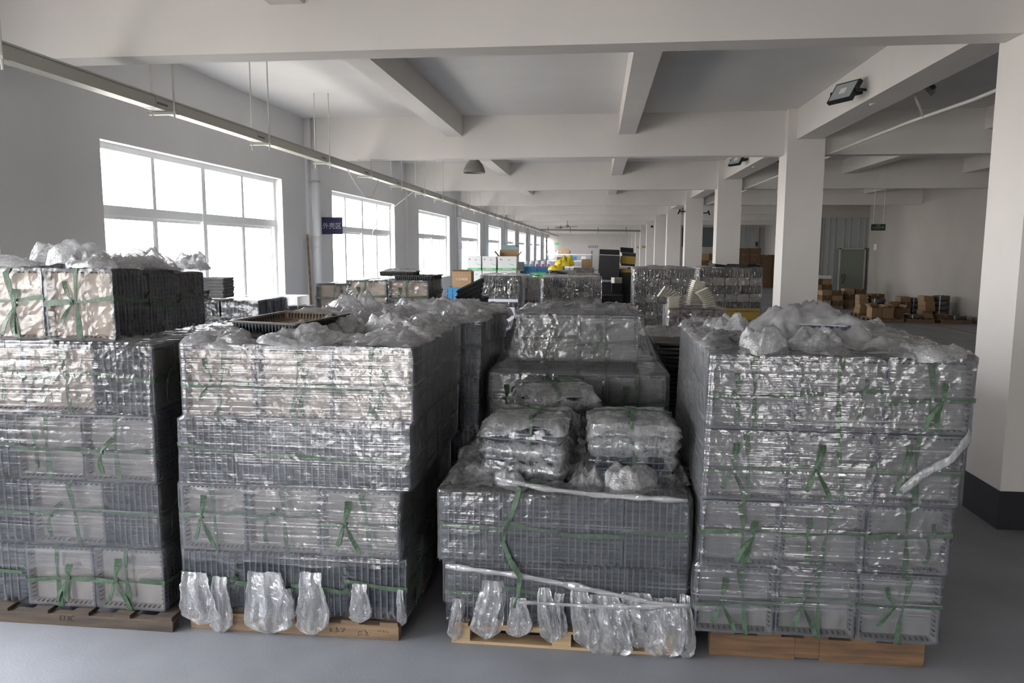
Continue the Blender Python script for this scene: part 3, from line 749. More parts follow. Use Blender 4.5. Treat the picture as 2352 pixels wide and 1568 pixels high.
pallet('brown wooden pallet under the second tray stack, with ink scrawls', -2.215, -1.03, 3.74, 4.95, .10, 'woodm', mark=[('~~~~', -.50, .05, .035), ('~~~', .22, .042, .035), ('~~', .38, .04, .04), ('~~~r', .48, .05, .018)])
pallet('pale pine pallet with blocks under the low double-layer stack', -.745, .435, 3.76, 4.96, .115, 'woodl', 'block')
pallet('reddish wooden pallet with a notched beam under the stack by the column', .615, 1.68, 3.80, 4.95, .165, 'woodr', nboards=5, notch=True, top=.045, bw=.12)
# --- stack 1 (far left)
G1 = 'tray bundles on the far-left pallet'; W1 = 'far-left pallet'
stack(W1, G1, [
    (.088, .445, [('edge', -3.60, -3.20), ('face', -3.18, -2.77), ('face', -2.77, -2.355)], .0, 'm'),
    (.448, .818, [('edge', -3.58, -3.15), ('face', -3.13, -2.69), ('edge', -2.685, -2.37)], .0, 'm'),
    (.820, 1.195, [('edge', -3.62, -3.20), ('face', -3.20, -2.79), ('face', -2.79, -2.37)], .0, 'm'),
    (1.198, 1.575, [('face', -3.54, -3.12), ('face', -3.12, -2.70), ('edge', -2.695, -2.36)], .0, 'w')], YF, rows=3, side='r', top_rows=3)
for r_i in range(3):
    for ci, (x0, x1) in enumerate(((-3.42, -2.98), (-2.965, -2.575))):
        bundle('face', x0, x1, YF+.02+r_i*.335, 1.60, 1.985-.02*r_i, 'pale dusty tray bundle on the raised top tier, %s, %s, far-left pallet' % (ROW[r_i], ['left', 'right'][ci]), G1, tint='w', puffs=7, depth=.315)
wrap('clear stretch film around the far-left tray stack', [(.32, -3.66, -2.36, YF, 5.0), (.44, -3.66, -2.355, YF, 5.0), (.45, -3.62, -2.37, YF, 4.99), (1.56, -3.6, -2.36, YF, 4.98), (1.60, -3.55, -2.36, YF+.0, 4.98)], seed=1, ragged=.04, lip=.12, lipz=.02)
# --- stack 2
G2 = 'tray bundles on the second pallet'; W2 = 'second pallet from left'
tl = lambda *a: a
stack(W2, G2, [
    (.115, .46, [('edge', -2.245, -1.94, [(-.06, .22, .30, 1.1), (.08, .20, .33, .8)]), ('edge', -1.94, -1.62, [(.02, .24, .36, 1.3), (.12, .15, .2, .5)]), ('edge', -1.62, -1.31, [(-.03, .25, .36, 1.1)]), ('edge', -1.31, -.985, [(-.08, .2, .22, .7), (.14, .18, .2, .4)])], .0, 'm'),
    (.463, .835, [('face', -2.235, -1.865), ('face', -1.865, -1.455), ('face', -1.45, -1.02)], .0, 'm'),
    (.838, 1.19, [('edge', -2.23, -1.925), ('edge', -1.92, -1.60), ('edge', -1.60, -1.28), ('edge', -1.28, -.955)], .0, 'm'),
    (1.195, 1.59, [('face', -2.19, -1.785), ('face', -1.78, -1.365), ('face', -1.36, -.935)], .0, 'w')], YF, .72, rows=3, side='r', puffs=lambda r, c: (3 if (c == 0 or (c == 1 and r < 2 and r > 0)) else 10) if r else 6, top_rows=4)
wrap('clear stretch film around the second tray stack', [(.41, -2.24, -1.0, YF, 4.98), (.83, -2.24, -1.0, YF, 4.98), (.84, -2.23, -.955, YF, 5.0), (1.19, -2.22, -.945, YF, 5.0), (1.21, -2.19, -.935, YF, 5.03), (1.60, -2.19, -.93, YF, 5.03)], seed=2, ragged=.05, lip=.10, lipz=.022)
# --- stack 3 (low)
G3 = 'tray bundles on the low pine pallet'; W3 = 'low pine pallet'
stack(W3, G3, [
    (.118, .462, [('edge', -.775, -.45, [(-.10, .13, .24, .5), (.08, .24, .33, 1.0)]), ('edge', -.45, -.14, [(-.08, .16, .22, .8), (.06, .22, .3, .9), (.13, .2, .26, .7)]), ('edge', -.14, .175, [(-.07, .24, .34, 1.1), (.06, .2, .36, 1.1), (.13, .16, .24, .6)]), ('edge', .175, .49, [(-.09, .22, .3, 1.1), (.04, .2, .34, 1.0), (.15, .22, .36, .7)])], .03, 'g'),
    (.465, .835, [('edge', -.80, -.48), ('edge', -.475, -.17), ('edge', -.165, .155), ('edge', .16, .485)], .0, 'g')], YF, rows=3, side='b', puffs=2, top_rows=3)
f3 = wrap('clear stretch film around the low double-layer tray stack', [(.24, -.78, .49, YF+.03, 5.0), (.46, -.78, .49, YF+.03, 5.0), (.48, -.80, .487, YF, 4.98), (.85, -.80, .487, YF, 4.98)], seed=3, ragged=.06, lip=.16, lipz=.022)
rope(f3, [(-.5, YF-.02, .93), (-.25, YF-.02, .885), (0, YF-.02, .865), (.25, YF-.025, .86), (.47, YF-.01, .85)], .014, 3)
rope(f3, [(-.77, YF-.01, .44), (-.4, YF-.025, .42), (0, YF-.025, .36), (.3, YF-.025, .31), (.5, YF-.01, .29)], .016, 5)
rope(f3, [(-.4, YF-.02, .27), (0, YF-.025, .27), (.3, YF-.025, .285), (.5, YF-.01, .30)], .013, 8)
mb = MB()
P = [(-.30, YF+.10, .90), (-.38, YF-.01, .885), (-.40, YF-.03, .80), (-.445, YF-.032, .67), (-.46, YF-.032, .60), (-.425, YF-.03, .50), (-.37, YF-.045, .42), (-.38, YF-.05, .33), (-.405, YF-.045, .23)]
P = [Vector(p) for p in P]; PP = []
for a, b in zip(P, P[1:]):
    for j in range(5): PP.append(a.lerp(b, j/5))
ribbon(mb, PP, [(1, .25*math.sin(k*.5), .05) for k in range(len(PP))], [.011+.018*abs(math.sin(k*.16+.4)) for k in range(len(PP))])
tag(mb.build('loose_strap', M['strap']), 'loose green strap hanging down the front of the low stack', 'strap')
# --- stack 4 (right)
G4 = 'tray bundles on the pallet by the column'; W4 = 'pallet by the column'
stack(W4, G4, [
    (.168, .522, [('face', .522, .915), ('face', .92, 1.31), ('face', 1.315, 1.70)], .0, 'g'),
    (.525, .868, [('face', .535, .93), ('face', .93, 1.33), ('face', 1.335, 1.725)], .0, 'g'),
    (.870, 1.222, [('face', .545, .945), ('face', .945, 1.355), ('face', 1.355, 1.748)], .0, 'g'),
    (1.225, 1.585, [('face', .56, .965), ('face', .97, 1.38), ('face', 1.38, 1.778)], .0, 'g')], YF-.02, rows=4, side='l', puffs=2)
f4 = wrap('clear stretch film around the tray stack beside the column', [(.30, .52, 1.70, YF-.02, 5.0), (.52, .52, 1.705, YF-.02, 5.0), (.53, .535, 1.725, YF-.02, 5.0), (.87, .54, 1.735, YF-.02, 5.0), (1.22, .55, 1.755, YF-.02, 5.0), (1.60, .56, 1.78, YF-.02, 5.0)], seed=4, ragged=.04, lip=.14, lipz=.03)
rope(f4, [(1.47, YF-.05, .95), (1.55, YF-.05, 1.03), (1.68, YF-.06, 1.12), (1.76, YF-.04, 1.22), (1.80, YF+.05, 1.30)], .024, 11, 'tail', .3)
# ---------------------------------------------------------------- second row of stacks
G5 = 'tray bundles on the stack behind the second pallet'
pallet('dark wooden pallet under the stack behind the second one', -2.1, -.8, 5.12, 6.3, .11, 'woodd')
stack('stack behind the second pallet', G5, [
    (.115, .48, [('edge', -1.45, -1.12), ('edge', -1.12, -.80)], .0, 'g'),
    (.483, .85, [('edge', -1.45, -1.12), ('edge', -1.12, -.81)], .0, 'g'),
    (.853, 1.22, [('edge', -1.44, -1.11), ('edge', -1.10, -.81)], .0, 'g'),
    (1.223, 1.60, [('edge', -2.08, -1.76), ('edge', -1.76, -1.44), ('edge', -1.43, -1.12), ('edge', -1.10, -.79)], .0, 'g')], 5.12, .62, rows=3, side='r', puffs=13)
wrap('clear stretch film around the stack behind the second one', [(.3, -2.1, -.80, 5.12, 6.36), (1.22, -2.1, -.80, 5.12, 6.36), (1.62, -2.1, -.78, 5.12, 6.36)], seed=6, lip=.14, lipz=.03, dz=.02)
G6 = 'tray bundles on the stack behind the low one'
pallet('wooden pallet under the stepped stack behind the low one', -.72, .46, 5.14, 6.3, .115, 'woodl', 'block')
stack('stepped stack', G6, [
    (.118, .49, [('face', -.74, -.335), ('face', -.335, .075), ('face', .075, .485)], .0, 'g'),
    (.493, .87, [('face', -.74, -.335), ('face', -.335, .075), ('face', .075, .485)], .0, 'g'),
    (.873, 1.25, [('face', -.745, -.335), ('face', -.333, .07), ('face', .075, .485)], .0, 'g')], 5.14, rows=3, side='r', top_rows=3)
for r_i in range(2):
    for ci, (x0, x1) in enumerate(((-.575, -.14), (-.135, .30))):
        bundle('face', x0, x1, 5.50+r_i*.335, 1.256, 1.62, 'grey tray bundle on the raised tier of the stepped stack, %s, %s' % (ROW[r_i], ['left', 'right'][ci]), G6, tint='g', puffs=1, depth=.315)
wrap('clear stretch film stretched over the stepped stack', [(.3, -.75, .49, 5.14, 6.3), (1.25, -.75, .49, 5.14, 6.3), (1.262, -.74, .485, 5.15, 6.3), (1.30, -.66, .43, 5.46, 6.28), (1.64, -.58, .305, 5.49, 6.2)], seed=7, lip=.2, lipz=.03, dz=.016)
# loose packs of trays on the low stack
def loose_pack(label, cx, cy, z, rz, n=8, pitch=.036, sx=1.0, sy=1.0, slabs=(2, 5), seed=1, tint='d', fan=.0, group='loose tray packs on the low stack', straps=True, topbag=True, lean=0, mat='tail', dz0=0):
    t = thing('tray_pack', label, 'tray pack', (cx, cy, z), (lean, 0, R(rz)), group, (sx, sy, 1))
    rr = random.Random(seed)
    for i in range(n):
        o = inst('tray', TRAY[tint], t, (rr.uniform(-.006, .006)+fan*i, rr.uniform(-.008, .008), .046 + i*pitch), (-PI/2 + R(rr.uniform(-.8, .8)), R(rr.uniform(-.5, .5)), R(rr.uniform(-2, 2))))
    for s_ in slabs:
        mb = MB(); zz = .02 + s_*pitch
        # crumpled bag sleeve around one tray: overhangs its rim
        nn = 64; Rg = []
        for k in range(7):
            tt = k/6; ring = []
            for j in range(nn):
                a = j/nn*2*PI; c_, s2 = math.cos(a), math.sin(a)
                e_ = 1/max(abs(c_)/(TW/2), abs(s2)/(TH/2)); base = Vector((c_*e_, s2*e_, 0))
                outw = .012 + .022*(1-abs(2*tt-1))*(1+1.4*nz((c_*2, s2*2, s_*3+seed), 1.4)); outw += .02*max(0, nz((c_*5, s2*5, seed+s_), 1))
                p = base*(1+outw/base.length) + Vector((0, 0, zz + (tt-.5)*.10 + .018*nz((c_*3, s2*3, tt*2+seed), 1.3)))
                p += vn(p, 22, seed+s_)*.008
                ring.append(p)
            Rg.append(ring)
        mb.loft(Rg, cap=False); mb.build('plastic_bag', M['bag' if s_ % 3 == 0 else 'tail'], t, smooth=True)
    if topbag:
        mb = MB(); g = 30; zt = .052 + n*pitch
        for a in range(g+1):
            for b in range(g+1):
                x = (a/g-.5)*(TW+.07); y = (b/g-.5)*(TH+.06); ed = max(abs(x)/(TW/2), abs(y)/(TH/2)); zz = zt - .05*max(0, ed-.92)*9*(.6+nz((x*6, y*6, seed), 1))
                p = Vector((x, y, zz + .010*ridge((x, y, 0), 9, seed))); p += vn(p, 20, seed)*.006; mb.v.append(tuple(p))
        for a in range(g):
            for b in range(g):
                k = a*(g+1)+b; mb.f.append((k, k+g+1, k+g+2, k+1)); mb.m.append(0)
        mb.build('plastic_bag', M[mat], t, smooth=True)
    if straps:
        zt = .066 + n*pitch
        for ax in (0, 1):
            mb = MB(); W_ = (TW if ax == 0 else TH)/2 + .018; off = rr.uniform(-.03, .06); cor = [(-W_, .02), (-W_*1.0, zt-.01), (0, zt), (W_, zt-.01), (W_, .02)]
            P = []
            for a, b in zip(cor, cor[1:]):
                for j in range(7):
                    q = Vector(a).lerp(Vector(b), j/7); P.append((q.x, off+.01*math.sin(j+seed), q.y) if ax == 0 else (off+.01*math.sin(j+seed), q.x, q.y))
            q = cor[-1]; P.append((q[0], off, q[1]) if ax == 0 else (off, q[0], q[1]))
            ribbon(mb, P, [((0, 1, .2) if ax == 0 else (1, 0, .2))]*len(P), [.012+.012*abs(math.sin(k*.23+seed)) for k in range(len(P))])
            mb.build('strap', M['strap'], t)
        mb = MB(); c = Vector((rr.uniform(-.05, .05), rr.uniform(-.04, .04), zt+.008))
        mb.lathe([(.003, -.006), (.010, 0), (.003, .008)], tuple(c), 8)
        for j in range(3):
            an = j*2.2+seed; L = rr.uniform(.06, .11); P = [c + Vector((math.cos(an)*L*k/6, math.sin(an)*L*k/6, .012*math.sin(k/6*PI))) for k in range(7)]
            ribbon(mb, P, [(-math.sin(an), math.cos(an), .4)]*7, [.006+.002*k for k in range(7)])
        mb.build('strap_knot', M['strap'], t)
    return t
loose_pack('loose tray pack in crumpled bags, standing on the low stack toward the window side', -.36, 4.14, .85, -9, n=8, sx=1.04, slabs=(1, 3, 4, 6), seed=2)
loose_pack('loose tray pack with a green strap bow, on the low stack toward the column side', .20, 4.17, .85, 2, n=8, sx=1.05, slabs=(0, 3, 5, 7), seed=5)
loose_pack('loose tray pack tied crosswise, behind the two front packs on the low stack', -.26, 4.75, .85, 14, n=9, pitch=.038, sx=1.1, slabs=(2, 4, 7), seed=8)
# crumpled sheets lying on the stacks
def crumple(label, cx, cy, z, wx, wy, hgt, seed, rz=0, mat='bagw', sub=42, group='crumpled plastic on the stacks', tip=.0, name='crumpled_film'):
    mb = MB(); g = sub; PF = peak_field(seed, 14)
    for a in range(g+1):
        for b in range(g+1):
            u = a/g*2-1; v = b/g*2-1; rr_ = 1+.18*nz((u*2, v*2, seed), 1.2)
            x = u*wx/2*rr_; y = v*wy/2*rr_; e_ = max(0, 1-max(abs(u), abs(v))**3)
            h_ = hgt*(e_*.85+.10)*(.12 + 1.25*PF(u, v) + .22*ridge((x, y, 3), 9/max(wx, wy), seed+2) + .08*nz((x, y, 0), 22, seed))
            h_ += tip*math.exp(-(((u-.15)/.18)**2 + ((v+.1)/.25)**2))
            p = Vector((x, y, max(.001, h_))); d = vn(p, 10, seed)*.02; d.z *= .4; p += d; p.z = max(p.z, .001); mb.v.append(tuple(p))
    for a in range(g):
        for b in range(g):
            k = a*(g+1)+b; mb.f.append((k, k+g+1, k+g+2, k+1)); mb.m.append(0)
    o = mb.build(name, M[mat], smooth=True); o.location = (cx, cy, z); o.rotation_euler = (0, 0, R(rz))
    return tag(o, label, 'plastic film', group)
crumple('peaked crumpled film over the top of the stepped stack', -.14, 5.7, 1.632, .9, .55, .07, 3, mat='bag', tip=.07)
crumple('flat crumpled film at the window-side end of the second stack top', -2.05, 3.95, 1.60, .25, .35, .06, 4, 20)
crumple('crumpled film behind the single tray on the second stack', -1.75, 4.85, 1.60, .7, .3, .10, 9, 5)
crumple('crumpled film at the column-side end of the second stack top', -1.1, 4.2, 1.60, .32, .9, .07, 12)
crumple('tall crumpled bag on the stack behind the second one', -1.8, 5.5, 1.61, .4, .35, .15, 15, 10, tip=.04)
crumple('long crumpled film on the far corner of that stack', -1.2, 5.5, 1.61, .8, .5, .11, 18)
crumple('crumpled film on the low stack beside the window-side tray pack', -.66, 4.3, .85, .28, .9, .08, 21, mat='tail')
crumple('crumpled film on the low stack between the two tray packs', -.05, 4.05, .85, .2, .35, .09, 24, mat='tail')
crumple('crumpled film on the low stack beyond the column-side pack', .42, 4.35, .85, .2, .7, .08, 25, mat='tail')
# things on the stack beside the column
loose_pack('two tilted trays under film on top of the stack beside the column', 1.18, 4.25, 1.60, -24, n=3, pitch=.03, slabs=(), straps=False, topbag=False, seed=4, lean=R(-3), group='trays on top of the column stack', tint='d')
crumple('big crumpled bag heaped over the tilted trays by the column', 1.16, 4.28, 1.60, .74, .62, .17, 31, -12, mat='bagw', tip=.03)
crumple('crumpled film along the column end of the stack top', 1.55, 4.05, 1.60, .52, .5, .08, 33, 6)
crumple('crumpled film trailing off the back corner of the column stack', 1.60, 4.6, 1.60, .45, .4, .08, 35, 40)
crumple('crumpled film on the aisle-side corner of the column stack', .76, 4.2, 1.60, .35, .6, .06, 37, -8, mat='bag')
crumple('crumpled bag near the back of the column stack', .85, 4.75, 1.60, .35, .25, .10, 38, 0)
# single dirty tray on the second stack
TRAY['b'] = tray_mesh('tray_black', TW, TH, .045, [M['trayb'], M['rust'], M['trayb']], ribs=18, lip=.012)
TRAY['k'] = tray_mesh('tray_black_clean', TW, TH, .045, [M['trayb'], M['trayb'], M['trayb']], ribs=18)
TRAY['l'] = tray_mesh('tray_light', TW, TH, .045, [M['traygrey'], M['traygrey'], M['rim']], ribs=16)
def single_tray(label, loc, rot, k, scale=(1, 1, 1), group=None, name='plastic_tray'):
    o = inst(name, TRAY[k], None, loc, rot, scale); return tag(o, label, 'tray', group)
single_tray('single black tray with a brown dirty inside, on the second stack', (-1.79, 4.25, 1.70), (-PI/2 + R(2), 0, R(-14)), 'b', (1.2, 1.35, 1.45))
# trays behind the far-left stack
pallet('dark pallet under the window-side tray stack', -4.35, -3.4, 7.4, 8.4, .11, 'woodd')
stack('window-side stack', 'tray bundles on the window-side stack', [
    (.115, .45, [('edge', -4.3, -3.95), ('edge', -3.92, -3.52)], 0, 'g'), (.453, .82, [('edge', -4.3, -3.95), ('edge', -3.92, -3.52)], 0, 'g'),
    (.823, 1.19, [('edge', -4.3, -3.95), ('edge', -3.92, -3.52)], 0, 'g'), (1.193, 1.56, [('edge', -4.30, -3.92), ('edge', -3.90, -3.50)], 0, 'g')], 7.45, rows=2, side='r', nt_hidden=5)
loose_pack('stack of grey trays standing in front of the first window', -4.06, 7.72, 1.57, 3, n=6, pitch=.034, sx=.62, sy=.8, slabs=(), straps=False, topbag=False, tint='l', seed=3, group='trays on the window-side stack')
loose_pack('black trays lying on the window-side stack, dusty top one', -4.35, 7.6, 1.50, -6, n=4, pitch=.02, sx=.9, slabs=(), straps=False, topbag=False, tint='k', seed=6, group='trays on the window-side stack')
# bundle trio behind the second row
pallet('wooden pallet under the third-row stack', -2.75, -1.55, 7.15, 8.3, .11, 'woodm')
stack('third-row stack', 'tray bundles on the third-row stack', [
    (.115, .46, [('face', -2.72, -2.33), ('face', -2.33, -1.95), ('face', -1.95, -1.6)], 0, 'g'), (.463, .80, [('face', -2.72, -2.33), ('face', -2.33, -1.95), ('face', -1.95, -1.6)], 0, 'g'),
    (.803, 1.14, [('face', -2.72, -2.33), ('face', -2.33, -1.95), ('face', -1.95, -1.6)], 0, 'g'), (1.143, 1.485, [('face', -2.72, -2.33), ('face', -2.33, -1.95), ('face', -1.95, -1.6)], 0, 'g'),
    (1.49, 1.795, [('face', -2.455, -2.045), ('face', -2.035, -1.63)], 0, 'w')], 7.18, rows=2, side='r', nt_hidden=5)
bundle('face', -2.80, -2.47, 7.3, 1.49, 1.75, 'leaning tray bundle half out of its bag, beside the third-row pair', 'tray bundles on the third-row stack', tint='w', rz=R(12))
single_tray('black tray wrapped in film on top of the third-row stack', (-2.02, 7.6, 1.87), (-PI/2, 0, R(4)), 'k', (.95, 1.0, .9))
crumple('milky film lying over the wrapped black tray', -2.02, 7.6, 1.87, .40, .36, .03, 41, mat='bagw')
single_tray('black tray overhanging the third-row stack, lower than the wrapped one', (-1.79, 7.45, 1.84), (-PI/2, 0, R(-3)), 'k', (1.05, 1.0, 1.0))
t = thing('tray_pack', 'slanting stack of black trays beside the brown carton', 'tray pack', (-1.38, 7.87, 1.12), (0, R(-8), R(8)), 'black tray piles')
for k in range(12): inst('tray', TRAY['k'], t, (.016*k - .05, 0, .05+k*.05), (-PI/2, R(-18), 0), (.8, 1, 1))
pallet('dark pallet under the slanting black trays', -1.75, -1.0, 7.5, 8.3, .11, 'woodd')
mb = MB()
for k in range(26): mb.box(-1.72+.004*(k % 3), -1.05+.004*(k % 3), 7.55, 8.2, .115+k*.038, .115+k*.038+.03)
tag(mb.build('tray_pile', M['trayb']), 'column of black trays beneath the slanting ones', 'tray pack', 'black tray piles')
# dark pile of flat trays beside the column stack
pallet('dark pallet under the pile of flat black trays', .62, 1.62, 6.05, 7.35, .115, 'woodd')
FL = MB(); o_ = [rrect(1.06, 1.28, .03, 0), rrect(1.06, 1.28, .03, .012), rrect(1.02, 1.24, .03, .014), rrect(1.0, 1.22, .03, .03)]
FL.loft(o_, cap=False); FL.poly(o_[-1]); i_ = [rrect(1.06, 1.28, .03, 0), rrect(1.03, 1.25, .03, 0), rrect(1.02, 1.24, .03, .020)]
FL.loft(list(reversed(i_)), cap=False, mi=1); FL.poly(list(reversed(i_[-1])), 1)
M['dustd'] = pbr('sheet_dusty', (.20, .19, .175), .5, col2=(.06, .06, .062), nscale=3, stretch=(1, 3, 1), detail=6)
FM = FL.mesh('flat_tray', [M['trayb'], M['dustd']])
rf = random.Random(3); zc = .116
def ordinal(n):
    u = ['', 'first', 'second', 'third', 'fourth', 'fifth', 'sixth', 'seventh', 'eighth', 'ninth', 'tenth', 'eleventh', 'twelfth', 'thirteenth', 'fourteenth', 'fifteenth', 'sixteenth', 'seventeenth', 'eighteenth', 'nineteenth']
    return u[n] if n < 20 else ('twentieth', 'thirtieth')[n//10-2] if n % 10 == 0 else ('twenty-', 'thirty-')[n//10-2] + u[n % 10]
for k in range(36):
    o = inst('flat_tray', FM, None, (.97 + rf.uniform(-.05, .05)+(.05 if k > 30 else 0), 6.72 + rf.uniform(-.02, .02), zc + .031), (-PI/2 + R(rf.uniform(-.25, .25)), R(rf.uniform(-.3, .3)), R(rf.uniform(-2.5, 2.5))))
    tag(o, 'flat black tray, %s from the top of the dark pile beside the column stack' % ordinal(36-k), 'flat tray', 'flat black trays in the dark pile'); zc += .0345
crumple('white crumpled paper and film on the dusty flat trays', .95, 6.95, 1.37, .45, .35, .13, 51, mat='bagw')
crumple('grey crumpled film beside the white papers on the flat trays', .62, 6.6, 1.37, .5, .4, .08, 53, mat='bagw')
M['paper'] = pbr('paper_sheet', (.62, .62, .68), .8)
mb = MB(); mb.box(-.2, .2, -.14, .14, 0, .004, M=Matrix.Rotation(.15, 4, 'Y')); o = mb.build('paper_sheet', M['paper']); o.location = (1.2, 6.7, 1.40); o.rotation_euler = (0, 0, .3)
tag(o, 'loose pale sheet of paper on the flat trays', 'paper')
# grey tray piles, sacks and flat black trays in the gap
pallet('wooden pallet under the grey tray piles in the gap', -1.4, -.3, 7.7, 8.8, .11, 'woodm')
for j, (x, yv) in enumerate(((-1.16, 7.9), (-.80, 7.95), (-.42, 8.0))):
    t = thing('tray_pack', 'pile of pale grey trays in the gap, %s' % ['nearest the window', 'under the sacks', 'nearest the stepped stack'][j], 'tray pack', (x, yv+.1, .112), (0, 0, R(rf.uniform(-4, 4))), 'pale grey tray piles')
    for k in range(20): inst('tray', TRAY['l'], t, (rf.uniform(-.01, .01), 0, .046+k*.056), (-PI/2, 0, 0), (.85, 1.2, 1))
def sack(label, loc, sx, sy, sz, seed, marks, rz=0, group='printed sacks', name='filled_sack'):
    t = thing(name, label, 'sack', loc, (0, 0, R(rz)), group)
    Rg = []
    for k in range(9):
        v = k/8; f = (.72 + .28*math.sin(v*PI)); Rg.append([((math.cos(a)*abs(math.cos(a))**-.35 if abs(math.cos(a)) > .02 else 0)*sx/2*f + .01*nz((math.cos(a)*3, v*4, seed)), (math.sin(a)*abs(math.sin(a))**-.35 if abs(math.sin(a)) > .02 else 0)*sy/2*f + .01*nz((math.sin(a)*3, v*4, seed+3)), v*sz) for a in [j/28*2*PI for j in range(28)]])
    mb = MB(); mb.loft(Rg); mb.build('sack_body', M['sack'], t, smooth=True)
    for (x0, x1, z0, z1, mt) in marks:
        mb = MB(); mb.box(x0, x1, -sy/2-.006, -sy/2+.02, z0, z1); mb.build('print_patch', M[mt], t)
    return t
M['sack'] = pbr('sack_white', (.66, .66, .68), .6, col2=(.5, .5, .52), nscale=8); M['pblue'] = pbr('print_blue', (.16, .34, .50), .6); M['pred'] = pbr('print_red', (.45, .10, .10), .6); M['pink'] = pbr('print_magenta', (.38, .08, .2), .6); M['pyel'] = pbr('print_yellow', (.55, .45, .12), .6)
sack('white sack with a yellow and blue print, top of the gap pile', (-1.03, 7.95, 1.37), .28, .3, .11, 1, [(-.12, -.08, .02, .08, 'pyel'), (.02, .07, .01, .08, 'pblue')])
sack('white sack with a black swoosh, under the yellow-printed one', (-1.07, 7.95, 1.262), .26, .3, .10, 2, [(.03, .10, .02, .08, 'ink')])
sack('white sack with a faint red print, beside the swoosh one', (-.80, 7.95, 1.262), .24, .3, .10, 4, [(-.05, .03, .03, .06, 'pred')])
sack('white sack with a small red print, at the window end of the gap pile', (-1.33, 8.1, 1.30), .24, .3, .12, 5, [(.04, .08, .03, .08, 'pred')])
single_tray('flat dark tray on the gap pile, paler lower one', (-.55, 8.4, 1.30), (-PI/2, 0, 0), 'k', (1.9, 1.2, 1.3)); single_tray('flat dark tray on top of the gap pile', (-.55, 8.45, 1.37), (-PI/2, 0, R(2)), 'l', (1.75, .8, 1.2))
# ---------------------------------------------------------------- crates and cartons in the middle distance
M['cblue'] = pbr('crate_blue', (.03, .20, .40), .45); M['cgreen'] = pbr('crate_green', (.09, .55, .10), .5); M['gband'] = pbr('print_green', (.10, .52, .16), .6); M['wbox'] = pbr('box_white', (.78, .78, .77), .7)
def crate(label, loc, sx, sy, sz, mt, rz=0, group=None):
    t = thing('plastic_crate', label, 'crate', loc, (0, 0, R(rz)), group); w_ = .012
    mb = MB(); mb.box(-sx/2+w_, sx/2-w_, -sy/2+w_, sy/2-w_, 0, .012)
    for (a, b, c, d_) in ((-sx/2, sx/2, -sy/2, -sy/2+w_), (-sx/2, sx/2, sy/2-w_, sy/2), (-sx/2, -sx/2+w_, -sy/2+w_, sy/2-w_), (sx/2-w_, sx/2, -sy/2+w_, sy/2-w_)): mb.box(a, b, c, d_, 0, sz)
    mb.build('shell', M[mt], t)
    mb = MB(); e_ = .014
    for zz in (sz-.03, sz*.55): mb.box(-sx/2-e_, sx/2+e_, -sy/2-e_, -sy/2, zz, zz+.022); mb.box(-sx/2-e_, sx/2+e_, sy/2, sy/2+e_, zz, zz+.022); mb.box(-sx/2-e_, -sx/2, -sy/2, sy/2, zz, zz+.022); mb.box(sx/2, sx/2+e_, -sy/2, sy/2, zz, zz+.022)
    nr = int(sx/.08)
    for k in range(nr+1): x = -sx/2 + k*sx/nr; mb.box(x-.004, x+.004, -sy/2-.01, -sy/2, 0, sz-.03)
    mb.build('ribs', M[mt], t); return t
for k in range(5): crate('blue plastic crate, %s of the crate tower under the brown carton' % ['bottom', 'second', 'third', 'fourth', 'top'][k], (-2.33 + .01*(k % 2), 13.3, .30*k*.97), .60, .44, .27, 'cblue', 2*(k % 2), 'blue crate tower')
